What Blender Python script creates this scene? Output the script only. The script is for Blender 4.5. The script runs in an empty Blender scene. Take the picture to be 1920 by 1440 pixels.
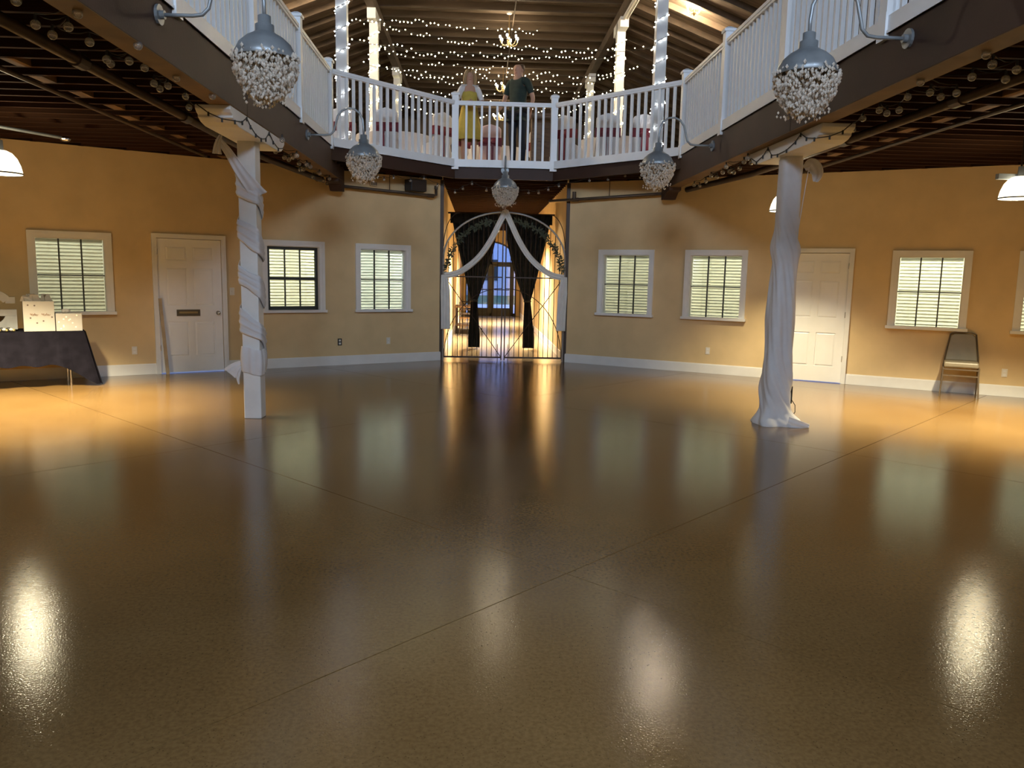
import bpy, bmesh, math, random
from mathutils import Vector, Matrix
random.seed(7)
PI = math.pi
scene = bpy.context.scene
C = scene.collection

# ------------------------------------------------------------------ camera
F, YAW, PITCH, ROLL, EYE = 1465.9, .0441, .1392, .0204, 1.628
def cam_axes():
    f = Vector((math.sin(YAW)*math.cos(PITCH), math.cos(YAW)*math.cos(PITCH), -math.sin(PITCH)))
    r = Vector((math.cos(YAW), -math.sin(YAW), 0)); u = r.cross(f)
    c, s = math.cos(ROLL), math.sin(ROLL)
    return c*r + s*u, -s*r + c*u, f
CR, CU, CF = cam_axes()
cd = bpy.data.cameras.new('camera'); cam = bpy.data.objects.new('camera', cd); C.objects.link(cam)
cd.sensor_width = 36; cd.lens = F/1920*36; cd.clip_end = 300; cd.clip_start = .05
cam.matrix_world = Matrix(((CR.x, CU.x, -CF.x, 0), (CR.y, CU.y, -CF.y, 0), (CR.z, CU.z, -CF.z, EYE), (0, 0, 0, 1)))
scene.camera = cam

# ------------------------------------------------------------------ world, exposure
w = bpy.data.worlds.new('dusk'); scene.world = w; w.use_nodes = True
bg = w.node_tree.nodes['Background']; bg.inputs[0].default_value = (.22, .34, .85, 1); bg.inputs[1].default_value = 1.3
scene.view_settings.view_transform = 'Standard'; scene.view_settings.look = 'None'
scene.view_settings.gamma = 1; scene.view_settings.use_curve_mapping = False
scene.view_settings.exposure = 1.25
cy = scene.cycles
cy.use_denoising = True; cy.max_bounces = 8; cy.diffuse_bounces = 4; cy.glossy_bounces = 4; cy.transmission_bounces = 6
cy.transparent_max_bounces = 8; cy.sample_clamp_indirect = 4; cy.caustics_reflective = False; cy.caustics_refractive = False

WARM = (1, .86, .55); SOFT = (1, .80, .55); COOL = (.80, .88, 1.0)
def lamp(name, kind, loc, power, color, size=.1, rot=None, spot=None, blend=.5):
    d = bpy.data.lights.new(name, kind); d.energy = power; d.color = color
    if kind == 'AREA':
        d.shape = 'DISK'; d.size = size; d.spread = spot or PI
    else:
        d.shadow_soft_size = size
    if kind == 'SPOT':
        d.spot_size = spot; d.spot_blend = blend
    o = bpy.data.objects.new(name, d); C.objects.link(o); o.location = loc
    if rot: o.rotation_euler = rot
    return o

# ------------------------------------------------------------------ helpers
class MB:
    def __init__(s): s.v = []; s.f = []
    def add(s, vs, fs):
        n = len(s.v); s.v += [tuple(v) for v in vs]; s.f += [tuple(i+n for i in f) for f in fs]; return s
    def box(s, x0, x1, y0, y1, z0, z1, M=None):
        vs = [Vector((x, y, z)) for z in (z0, z1) for y in (y0, y1) for x in (x0, x1)]
        if M: vs = [M @ v for v in vs]
        return s.add(vs, [(0, 2, 3, 1), (4, 5, 7, 6), (0, 1, 5, 4), (2, 6, 7, 3), (0, 4, 6, 2), (1, 3, 7, 5)])
    def bar(s, a, b, wd, ht, up=(0, 0, 1)):
        a = Vector(a); b = Vector(b); d = (b-a).normalized(); up = Vector(up)
        sx = d.cross(up)
        if sx.length < 1e-4: sx = d.cross(Vector((1, 0, 0)))
        sx.normalize(); uz = sx.cross(d)
        vs = []
        for p in (a, b):
            for q, r in ((-1, -1), (1, -1), (1, 1), (-1, 1)): vs.append(p + sx*q*wd/2 + uz*r*ht/2)
        return s.add(vs, [(0, 1, 2, 3), (7, 6, 5, 4), (0, 4, 5, 1), (1, 5, 6, 2), (2, 6, 7, 3), (3, 7, 4, 0)])
    def tube(s, pts, r, n=8, cap=True):
        pts = [Vector(p) for p in pts]; rs = r if isinstance(r, (list, tuple)) else [r]*len(pts)
        rings = []; ref = None
        for i, p in enumerate(pts):
            d = (pts[min(i+1, len(pts)-1)] - pts[max(i-1, 0)]).normalized()
            if ref is None:
                ref = d.cross(Vector((0, 0, 1)))
                if ref.length < .05: ref = d.cross(Vector((1, 0, 0)))
            ref = (ref - d*ref.dot(d)).normalized(); b = d.cross(ref)
            rings.append([p + rs[i]*(math.cos(2*PI*k/n)*ref + math.sin(2*PI*k/n)*b) for k in range(n)])
        vs = [v for g in rings for v in g]; fs = []
        for i in range(len(pts)-1):
            for k in range(n):
                k2 = (k+1) % n; fs.append((i*n+k, i*n+k2, (i+1)*n+k2, (i+1)*n+k))
        if cap: fs += [tuple(range(n-1, -1, -1)), tuple((len(pts)-1)*n+k for k in range(n))]
        return s.add(vs, fs)
    def lathe(s, prof, c=(0, 0, 0), n=20):
        vs = []; fs = []
        for r, z in prof:
            for k in range(n): vs.append((c[0]+r*math.cos(2*PI*k/n), c[1]+r*math.sin(2*PI*k/n), c[2]+z))
        for i in range(len(prof)-1):
            for k in range(n):
                k2 = (k+1) % n; fs.append((i*n+k, i*n+k2, (i+1)*n+k2, (i+1)*n+k))
        return s.add(vs, fs)
    def prism(s, poly, z0, z1, M=None):
        n = len(poly); vs = [Vector((x, y, z0)) for x, y in poly] + [Vector((x, y, z1)) for x, y in poly]
        if M: vs = [M @ v for v in vs]
        fs = [tuple(range(n-1, -1, -1)), tuple(range(n, 2*n))] + [(i, (i+1) % n, n+(i+1) % n, n+i) for i in range(n)]
        return s.add(vs, fs)
    def ball(s, c, r, seg=8, ring=6, sc=(1, 1, 1)):
        vs = [(c[0], c[1], c[2]+r*sc[2])]; fs = []
        for i in range(1, ring):
            a = PI*i/ring
            for k in range(seg): vs.append((c[0]+r*sc[0]*math.sin(a)*math.cos(2*PI*k/seg), c[1]+r*sc[1]*math.sin(a)*math.sin(2*PI*k/seg), c[2]+r*sc[2]*math.cos(a)))
        vs.append((c[0], c[1], c[2]-r*sc[2])); L = len(vs)-1
        for k in range(seg):
            k2 = (k+1) % seg; fs.append((0, 1+k, 1+k2)); fs.append((L, 1+(ring-2)*seg+k2, 1+(ring-2)*seg+k))
            for i in range(ring-2): fs.append((1+i*seg+k, 1+(i+1)*seg+k, 1+(i+1)*seg+k2, 1+i*seg+k2))
        return s.add(vs, fs)
    def octa(s, c, r, h=None):
        h = h or r; x, y, z = c
        return s.add([(x+r, y, z), (x, y+r, z), (x-r, y, z), (x, y-r, z), (x, y, z+h), (x, y, z-h)],
                     [(0, 1, 4), (1, 2, 4), (2, 3, 4), (3, 0, 4), (1, 0, 5), (2, 1, 5), (3, 2, 5), (0, 3, 5)])
    def grid(s, fn, nu, nv, closed_u=False):
        vs = [fn(i/(nu if closed_u else nu-1), j/(nv-1)) for j in range(nv) for i in range(nu)]; fs = []
        for j in range(nv-1):
            for i in range(nu if closed_u else nu-1):
                i2 = (i+1) % nu; fs.append((j*nu+i, j*nu+i2, (j+1)*nu+i2, (j+1)*nu+i))
        return s.add(vs, fs)
    def mesh(s, name, m, smooth=False):
        me = bpy.data.meshes.new(name); me.from_pydata(s.v, [], s.f); me.materials.append(m)
        if smooth:
            me.polygons.foreach_set('use_smooth', [True]*len(me.polygons))
        me.update(); return me
    def build(s, name, m, parent=None, smooth=False, bevel=0, solid=0):
        o = bpy.data.objects.new(name, s.mesh(name, m, smooth)); C.objects.link(o)
        if parent: o.parent = parent
        if solid:
            d = o.modifiers.new('thick', 'SOLIDIFY'); d.thickness = solid; d.offset = 0
        if bevel:
            b = o.modifiers.new('bevel', 'BEVEL'); b.width = bevel; b.segments = 2; b.limit_method = 'ANGLE'
        if smooth == 'auto':
            pass
        return o
def link(name, me, parent=None, loc=(0, 0, 0), rz=0, scale=None):
    o = bpy.data.objects.new(name, me); C.objects.link(o); o.parent = parent; o.location = loc; o.rotation_euler = (0, 0, rz)
    if scale: o.scale = scale
    return o
def tag(o, label=None, cat=None, group=None, kind=None):
    if label: o['label'] = label
    if cat: o['category'] = cat
    if group: o['group'] = group
    if kind: o['kind'] = kind
    return o
def thing(name, loc=(0, 0, 0), rz=0, label=None, cat=None, group=None, kind=None):
    o = bpy.data.objects.new(name, None); C.objects.link(o); o.location = loc; o.rotation_euler = (0, 0, rz)
    o.empty_display_size = .1
    return tag(o, label, cat, group, kind)
def copy_tree(o, parent=None):
    c = o.copy(); C.objects.link(c); c.parent = parent
    for ch in list(o.children): copy_tree(ch, c)
    return c

# ------------------------------------------------------------------ materials
def mat(name, col, rough=.6, metal=0, var=0, vscale=6, col2=None, bump=0, bscale=40, spec=.5, trans=0, emit=None, estr=0, stretch=None, alpha=1, transl=0, coat=0, ior=1.45, detail=4, fac=(.35, .65)):
    m = bpy.data.materials.new(name); m.use_nodes = True; nt = m.node_tree; b = nt.nodes['Principled BSDF']
    b.inputs['Base Color'].default_value = (*col, 1); b.inputs['Roughness'].default_value = rough; b.inputs['Metallic'].default_value = metal
    b.inputs['Specular IOR Level'].default_value = spec; b.inputs['Transmission Weight'].default_value = trans; b.inputs['IOR'].default_value = ior
    b.inputs['Alpha'].default_value = alpha; b.inputs['Coat Weight'].default_value = coat
    tc = nt.nodes.new('ShaderNodeTexCoord'); mp = nt.nodes.new('ShaderNodeMapping'); nt.links.new(tc.outputs['Object'], mp.inputs[0])
    if stretch: mp.inputs['Scale'].default_value = stretch
    if var or col2:
        c2 = col2 or tuple(max(0, x*(1-var)) for x in col)
        n = nt.nodes.new('ShaderNodeTexNoise'); n.inputs['Scale'].default_value = vscale; n.inputs['Detail'].default_value = detail
        nt.links.new(mp.outputs[0], n.inputs['Vector'])
        r = nt.nodes.new('ShaderNodeValToRGB'); r.color_ramp.elements[0].position = fac[0]; r.color_ramp.elements[1].position = fac[1]
        r.color_ramp.elements[0].color = (*c2, 1); r.color_ramp.elements[1].color = (*col, 1)
        nt.links.new(n.outputs['Fac'], r.inputs[0]); nt.links.new(r.outputs[0], b.inputs['Base Color'])
    if bump:
        n = nt.nodes.new('ShaderNodeTexNoise'); n.inputs['Scale'].default_value = bscale; n.inputs['Detail'].default_value = 3
        nt.links.new(mp.outputs[0], n.inputs['Vector'])
        bp = nt.nodes.new('ShaderNodeBump'); bp.inputs['Strength'].default_value = bump; bp.inputs['Distance'].default_value = .01
        nt.links.new(n.outputs['Fac'], bp.inputs['Height']); nt.links.new(bp.outputs[0], b.inputs['Normal'])
    if emit:
        b.inputs['Emission Color'].default_value = (*emit, 1); b.inputs['Emission Strength'].default_value = estr
    if transl:
        out = nt.nodes['Material Output']; tr = nt.nodes.new('ShaderNodeBsdfTranslucent'); tr.inputs[0].default_value = (*col, 1)
        mx = nt.nodes.new('ShaderNodeMixShader'); mx.inputs[0].default_value = transl
        nt.links.new(b.outputs[0], mx.inputs[1]); nt.links.new(tr.outputs[0], mx.inputs[2]); nt.links.new(mx.outputs[0], out.inputs[0])
    return m
def glassy(name, col, tint=.9, gloss=.12, haze=0):
    m = bpy.data.materials.new(name); m.use_nodes = True; nt = m.node_tree; nt.nodes.remove(nt.nodes['Principled BSDF'])
    out = nt.nodes['Material Output']; t = nt.nodes.new('ShaderNodeBsdfTransparent'); t.inputs[0].default_value = (*[c*tint for c in col], 1)
    g = nt.nodes.new('ShaderNodeBsdfGlossy'); g.inputs['Roughness'].default_value = .03
    fr = nt.nodes.new('ShaderNodeFresnel'); fr.inputs[0].default_value = 1.5
    ad = nt.nodes.new('ShaderNodeMath'); ad.operation = 'ADD'; ad.inputs[1].default_value = gloss; ad.use_clamp = True
    nt.links.new(fr.outputs[0], ad.inputs[0])
    mx = nt.nodes.new('ShaderNodeMixShader'); nt.links.new(ad.outputs[0], mx.inputs[0]); nt.links.new(t.outputs[0], mx.inputs[1]); nt.links.new(g.outputs[0], mx.inputs[2])
    last = mx
    if haze:
        df = nt.nodes.new('ShaderNodeBsdfTranslucent'); df.inputs[0].default_value = (.9, .88, .84, 1); d2 = nt.nodes.new('ShaderNodeBsdfDiffuse'); d2.inputs[0].default_value = (.9, .88, .84, 1)
        m1 = nt.nodes.new('ShaderNodeMixShader'); nt.links.new(df.outputs[0], m1.inputs[1]); nt.links.new(d2.outputs[0], m1.inputs[2])
        m2 = nt.nodes.new('ShaderNodeMixShader'); m2.inputs[0].default_value = haze; nt.links.new(mx.outputs[0], m2.inputs[1]); nt.links.new(m1.outputs[0], m2.inputs[2]); last = m2
    nt.links.new(last.outputs[0], out.inputs[0]); return m

def frosted(name, col, strength, clear):
    m = bpy.data.materials.new(name); m.use_nodes = True; nt = m.node_tree; nt.nodes.remove(nt.nodes['Principled BSDF'])
    out = nt.nodes['Material Output']; t = nt.nodes.new('ShaderNodeBsdfTransparent'); e = nt.nodes.new('ShaderNodeEmission'); e.inputs[0].default_value = (*col, 1); e.inputs[1].default_value = strength
    mx = nt.nodes.new('ShaderNodeMixShader'); mx.inputs[0].default_value = clear; nt.links.new(e.outputs[0], mx.inputs[1]); nt.links.new(t.outputs[0], mx.inputs[2]); nt.links.new(mx.outputs[0], out.inputs[0]); return m

def floor_material(name, dark, light):
    m = bpy.data.materials.new(name); m.use_nodes = True; nt = m.node_tree; b = nt.nodes['Principled BSDF']; L = nt.links.new
    geo = nt.nodes.new('ShaderNodeNewGeometry'); pos = geo.outputs['Position']
    n1 = nt.nodes.new('ShaderNodeTexNoise'); n1.inputs['Scale'].default_value = .55; n1.inputs['Detail'].default_value = 5; L(pos, n1.inputs['Vector'])
    r1 = nt.nodes.new('ShaderNodeValToRGB'); e = r1.color_ramp.elements
    e[0].position = .3; e[0].color = (*dark, 1); e[1].position = .7; e[1].color = (*light, 1); L(n1.outputs['Fac'], r1.inputs[0])
    n2 = nt.nodes.new('ShaderNodeTexNoise'); n2.inputs['Scale'].default_value = 55; n2.inputs['Detail'].default_value = 4; L(pos, n2.inputs['Vector'])
    r2 = nt.nodes.new('ShaderNodeValToRGB'); e = r2.color_ramp.elements
    e[0].position = .36; e[0].color = (.82, .80, .76, 1); e[1].position = .62; e[1].color = (1.06, 1.05, 1.03, 1); L(n2.outputs['Fac'], r2.inputs[0])
    mul = nt.nodes.new('ShaderNodeMix'); mul.data_type = 'RGBA'; mul.blend_type = 'MULTIPLY'; mul.inputs[0].default_value = 1
    L(r1.outputs[0], mul.inputs[6]); L(r2.outputs[0], mul.inputs[7])
    vo = nt.nodes.new('ShaderNodeTexVoronoi'); vo.inputs['Scale'].default_value = 48; L(pos, vo.inputs['Vector'])
    rv = nt.nodes.new('ShaderNodeValToRGB'); e = rv.color_ramp.elements
    e[0].position = .09; e[0].color = (.25, .25, .25, 1); e[1].position = .16; e[1].color = (1, 1, 1, 1); L(vo.outputs['Distance'], rv.inputs[0])
    mul2 = nt.nodes.new('ShaderNodeMix'); mul2.data_type = 'RGBA'; mul2.blend_type = 'MULTIPLY'; mul2.inputs[0].default_value = .6
    L(mul.outputs[2], mul2.inputs[6]); L(rv.outputs[0], mul2.inputs[7]); L(mul2.outputs[2], b.inputs['Base Color'])
    rr = nt.nodes.new('ShaderNodeMapRange'); rr.inputs[3].default_value = .09; rr.inputs[4].default_value = .14; L(n1.outputs['Fac'], rr.inputs[0]); L(rr.outputs[0], b.inputs['Roughness'])
    nb = nt.nodes.new('ShaderNodeTexNoise'); nb.inputs['Scale'].default_value = 120; nb.inputs['Detail'].default_value = 2; L(pos, nb.inputs['Vector'])
    bp = nt.nodes.new('ShaderNodeBump'); bp.inputs['Strength'].default_value = .14; bp.inputs['Distance'].default_value = .004; L(nb.outputs['Fac'], bp.inputs['Height']); L(bp.outputs[0], b.inputs['Normal'])
    b.inputs['IOR'].default_value = 1.5; b.inputs['Specular IOR Level'].default_value = .55
    return m

M = dict(
    floor=floor_material('polished_tan_concrete', (.115, .064, .022), (.175, .107, .042)),
    cfloor=floor_material('lamplit_polished_concrete', (.34, .27, .17), (.44, .36, .23)),  # lighter copy of the floor, corridor lamplight painted into its colour
    joint=mat('joint_filler', (.05, .033, .02), .9),
    wall=mat('tan_wall_paint', (.69, .515, .285), .75, var=.10, vscale=2.5, bump=.06, bscale=160),
    corr=mat('cream_corridor_paint', (.66, .52, .30), .75, var=.06, vscale=2),
    office=mat('office_wall', (.78, .77, .68), .8, var=.05),
    trim=mat('white_gloss_trim', (.78, .77, .75), .4, var=.06, vscale=4),
    door=mat('white_door_paint', (.84, .83, .81), .42, var=.05, vscale=3),
    railp=mat('white_vinyl_rail', (.84, .88, .92), .38, var=.04, vscale=5),
    joist=mat('dark_stained_joist', (.055, .024, .012), .8, spec=.12, var=.5, vscale=3, stretch=(1, 8, 8), bump=.2, bscale=30),
    deck=mat('dark_underdeck', (.020, .009, .006), .9, spec=.1, var=.4, vscale=4),
    block=mat('pine_blocking', (.22, .12, .05), .75, var=.3),
    girder=mat('brown_painted_girder', (.045, .020, .013), .62, var=.25, vscale=2.5, bump=.1, bscale=60),
    soffit=mat('lamplit_girder_soffit', (.20, .115, .045), .7, var=.3, vscale=3),  # underside tone lightened to paint in warm light from lamps and floor
    roof=mat('roof_deck_boards', (.15, .105, .066), .8, var=.45, vscale=2.2, stretch=(1, 6, 1), bump=.2, bscale=20),
    rafter=mat('roof_rafter_wood', (.11, .075, .046), .8, var=.4, vscale=4),
    white=mat('white_column_paint', (.74, .74, .73), .55, var=.08, vscale=5),
    fabric=mat('white_sheer_fabric', (.82, .81, .83), .9, var=.06, vscale=9, transl=.3),
    sash=mat('ivory_satin_sash', (.80, .78, .74), .6, var=.1, vscale=8, transl=.2),
    black=mat('black_drape_fabric', (.020, .020, .018), .9, spec=.1, var=.4, vscale=10, bump=.2, bscale=60),
    iron=mat('dark_wrought_iron', (.05, .035, .028), .5, metal=.6),
    archm=mat('grey_metal_arch', (.32, .31, .30), .45, metal=.5),
    leaf=mat('dark_green_leaf', (.075, .085, .05), .55, var=.5, vscale=12),
    galv=mat('galvanised_steel', (.29, .32, .345), .40, metal=.45, var=.25, vscale=7),
    crystal=mat('clear_crystal_bead', (.84, .79, .72), .2, spec=.8, transl=.45),
    globe=glassy('clear_globe_glass', (1, 1, 1), .93, .10, .16),
    pane=glassy('window_glass', (.98, 1, .97), .96, .02),
    wire=mat('black_wire', (.02, .02, .018), .6),
    muntin=mat('dark_muntin', (.045, .05, .045), .45),
    slat=mat('white_blind_slat', (.86, .86, .80), .5, transl=.45),
    plastic=mat('white_plastic_plate', (.72, .68, .60), .4), dark=mat('black_plastic', (.02, .02, .022), .5),
    brass=mat('aged_brass', (.42, .30, .13), .35, metal=.9), chrome=mat('satin_chrome', (.6, .58, .55), .25, metal=1),
    pipe=mat('brown_steel_pipe', (.085, .055, .035), .45, metal=.2, var=.3),
    shade=frosted('lit_white_glass_shade', (1, .86, .60), 2.4, .5),
    lbulb=mat('lit_bulb', (1, .95, .85), .4, emit=(1, .88, .62), estr=40),
    fairy=mat('lit_fairy_bulb', (1, .95, .85), .4, emit=(1, .86, .50), estr=16),
    fairyc=mat('lit_cool_fairy_bulb', (1, 1, 1), .4, emit=(.93, .97, 1), estr=16),
    cloth=mat('dark_purple_tablecloth', (.008, .007, .011), .9, spec=.05, var=.3, vscale=10, bump=.2, bscale=80),
    wcloth=mat('white_table_linen', (.78, .77, .78), .8, var=.08, vscale=6),
    burg=mat('burgundy_satin', (.20, .012, .028), .5, var=.3, vscale=9),
    pinkish=mat('pale_pink_cover', (.80, .60, .58), .7, var=.1),
    wood=mat('brown_wood', (.20, .105, .04), .5, var=.4, vscale=5, stretch=(1, 1, 5)),
    pine=mat('bare_pine', (.46, .34, .20), .6, var=.2, vscale=8),
    box=mat('white_spotted_giftbox', (.44, .41, .37), .6, var=.05),
    spot=mat('gold_foil_dot', (.95, .90, .72), .35), dot=mat('dark_foil_dot', (.12, .09, .08), .5), script=mat('brown_script_ink', (.33, .22, .16), .6),
    tissue=mat('white_tissue_paper', (.62, .58, .55), .8, transl=.3, var=.1, vscale=20),
    letter=mat('brushed_zinc_letter', (.42, .42, .42), .45, metal=.35, var=.2), lside=mat('rust_letter_edge', (.18, .13, .09), .6, metal=.3),
    vinyl=mat('taupe_vinyl', (.25, .215, .155), .42, var=.15), cmetal=mat('bronze_chair_frame', (.16, .12, .08), .4, metal=.6),
    skin=mat('skin', (.50, .28, .19), .55), hairb=mat('blonde_hair', (.42, .27, .12), .55, var=.4, vscale=30, stretch=(1, 1, .2)), hairm=mat('brown_hair', (.10, .055, .03), .6, var=.4, vscale=30),
    mustard=mat('mustard_yellow_fabric', (.56, .43, .08), .8, var=.15, vscale=12), cardi=mat('white_knit', (.76, .74, .74), .85, var=.1, vscale=20),
    green=mat('dark_green_cotton', (.028, .045, .036), .85, var=.25, vscale=14), denim=mat('dark_denim', (.022, .028, .045), .85, var=.25, vscale=14), shoe=mat('dark_shoe', (.03, .02, .018), .5),
    lawn=mat('dusk_lawn', (.06, .14, .05), .9, var=.4, vscale=3), stucco=mat('pale_stucco', (.62, .64, .70), .8, var=.08), bark=mat('tree_bark', (.05, .04, .03), .9),
    mail=mat('mail_slot_brass', (.13, .10, .06), .4, metal=.5), rug=mat('grey_floor_mat', (.10, .085, .07), .95, var=.2, vscale=20),
    carpet=mat('upper_floor_boards', (.16, .09, .05), .6, var=.3, vscale=4), bowm=mat('white_organza', (.85, .80, .78), .8, transl=.4),
    gold=mat('gold_foil', (.75, .58, .22), .3, metal=.8), gaff=mat('fluorescent_housing_white', (.75, .75, .72), .5),
)
for k in ('fairy', 'fairyc'): M[k].cycles.emission_sampling = 'NONE'

# ------------------------------------------------------------------ layout numbers
AX = .46                                   # symmetry axis of the hall
A = .54; CA, SA = math.cos(A), math.sin(A)
JL, JR, JY = -.70, 1.622, 14.70            # doorway jambs
ZC = 3.31; ZD = 3.53; ZF2 = 3.575           # joist underside, deck underside, upper floor
XL, XR = -2.284, 3.150                     # inner faces of the long girders
XR = 3.10
YF, YC, CL, CRX = 12.41, 14.39, -.464, 1.293   # gallery edge corners
ROOM = [(JR, JY), (9.187, 10.166), (10.35, 8.2), (10.35, -.46), (9.187, -2.43), (1.622, -6.96), (-.70, -6.96), (-8.265, -2.43), (-9.43, -.46), (-9.43, 8.2), (-8.265, 10.166), (JL, JY)]
def WL(t, d, z): return Vector((JL - CA*t + SA*d, JY - SA*t - CA*d, z))
def WR(t, d, z): return Vector((JR + CA*t - SA*d, JY - SA*t - CA*d, z))
def MWL(t=0, d=0, z=0):    # local +x runs along the wall away from the doorway, +y into the room
    p = WL(t, d, z); return Matrix(((-CA, SA, 0, p.x), (-SA, -CA, 0, p.y), (0, 0, 1, p.z), (0, 0, 0, 1)))
def MWR(t=0, d=0, z=0):
    p = WR(t, d, z); return Matrix(((CA, -SA, 0, p.x), (-SA, -CA, 0, p.y), (0, 0, 1, p.z), (0, 0, 0, 1)))
def cross_room(y):
    xs = []
    for i in range(len(ROOM)):
        (x0, y0), (x1, y1) = ROOM[i], ROOM[(i+1) % len(ROOM)]
        if (y0-y)*(y1-y) < 0: xs.append(x0 + (x1-x0)*(y-y0)/(y1-y0))
    return min(xs), max(xs)
def clip(poly, a, b, c):      # keep a*x+b*y<=c
    out = []
    for i in range(len(poly)):
        p, q = poly[i], poly[(i+1) % len(poly)]; fp = a*p[0]+b*p[1]-c; fq = a*q[0]+b*q[1]-c
        if fp <= 0: out.append(p)
        if fp*fq < 0:
            t = fp/(fp-fq); out.append((p[0]+t*(q[0]-p[0]), p[1]+t*(q[1]-p[1])))
    return out

# ================================================================== STRUCTURE
# ---- floor: concrete slabs with recessed joints
floor = MB().prism(ROOM[::-1], -.12, -.02).box(JL, JR, JY, 31.2, -.12, -.02).build('floor', M['joint'])
tag(floor, 'polished speckled tan concrete floor with dark joints', kind='structure')
R2 = math.sqrt(2); u0, v0, sp, g = 3.26, 2.55, 4.297, .0032
for i in range(-6, 7):
    for j in range(-6, 7):
        p = ROOM[::-1]; a0, a1 = u0+i*sp+g, u0+(i+1)*sp-g; b0, b1 = v0+j*sp+g, v0+(j+1)*sp-g
        for (a, b, c) in ((1/R2, 1/R2, a1), (-1/R2, -1/R2, -a0), (-1/R2, 1/R2, b1), (1/R2, -1/R2, -b0)):
            if p: p = clip(p, a, b, c)
        if len(p) >= 3:
            MB().prism(p, -.04, 0).build('slab', M['floor'], floor)
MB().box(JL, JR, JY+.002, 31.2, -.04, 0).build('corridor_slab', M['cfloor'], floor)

# ---- hall walls with window and door openings (t along wall, z)
WIN = [(.655, 1.69), (2.26, 3.305), (5.49, 6.535), (7.13, 8.175)]; DOOR = (3.875, 4.94)
CW = .085; WZ0, WZ1 = .965, 2.10; WLEN = 8.82
def hall_wall(name, MW, label):
    holes = [(a+CW, b-CW, WZ0, WZ1-CW) for a, b in WIN] + [(DOOR[0]+.06, DOOR[1]-.06, 0, 2.07)]
    holes.sort(); mb = MB(); t = 0; m = MW()
    for a, b, z0, z1 in holes:
        mb.box(t, a, -.16, 0, 0, ZD, m)
        if z0 > 0: mb.box(a, b, -.16, 0, 0, z0, m)
        mb.box(a, b, -.16, 0, z1, ZD, m); t = b
    mb.box(t, WLEN, -.16, 0, 0, ZD, m)
    return tag(mb.build(name, M['wall']), label, kind='structure')
hall_wall('wall_left', MWL, 'tan painted wall with windows left of the gate')
hall_wall('wall_right', MWR, 'tan painted wall with windows right of the gate')
n = len(ROOM); names = {1: 'wall_corner_right', 2: 'wall_side_right', 3: 'wall_corner_back_right', 4: 'wall_back_right', 5: 'wall_back', 6: 'wall_back_left', 7: 'wall_corner_back_left', 8: 'wall_side_left', 9: 'wall_corner_left'}
for i, nm in names.items():
    (x0, y0), (x1, y1) = ROOM[i], ROOM[i+1]; d = Vector((x1-x0, y1-y0, 0)).normalized(); nn = Vector((-d.y, d.x, 0))
    a = Vector((x0, y0, 0))-nn*0; q = [(x0, y0), (x1, y1), (x1+d.y*.15, y1-d.x*.15), (x0+d.y*.15, y0-d.x*.15)]
    cx, cyy = AX, 3.87
    if (q[2][0]-cx)**2+(q[2][1]-cyy)**2 < (x1-cx)**2+(y1-cyy)**2: q = [(x0, y0), (x1, y1), (x1-d.y*.15, y1+d.x*.15), (x0-d.y*.15, y0+d.x*.15)]
    tag(MB().prism(q, 0, ZD).build(nm, M['wall']), 'tan painted hall wall', kind='structure')
# baseboards
for nm, MW in (('baseboard_left', MWL), ('baseboard_right', MWR)):
    mb = MB(); m = MW()
    for a, b in ((0.02, DOOR[0]), (DOOR[1], WLEN)):
        mb.box(a, b, 0, .016, .001, .15, m); mb.box(a, b, 0, .009, .15, .165, m)
    tag(mb.build(nm, M['trim']), 'white baseboard along the tan wall', kind='structure')

# ---- offices behind the windows: back walls, lit
for nm, MW, sgn in (('wall_office_left', MWL, 1), ('wall_office_right', MWR, -1)):
    m = MW(); mb = MB(); mb.box(.25, WLEN, -2.45, -2.35, 0, ZD, m)
    for t in (.25, 2.0, 3.8, 5.1, 6.85, WLEN-.1): mb.box(t, t+.1, -2.35, -.165, 0, ZD, m)
    mb.box(.25, WLEN, -2.45, -.165, -.06, -.001, m)
    tag(mb.build(nm, M['office']), 'pale office walls seen through the blinds', kind='structure')

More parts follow.
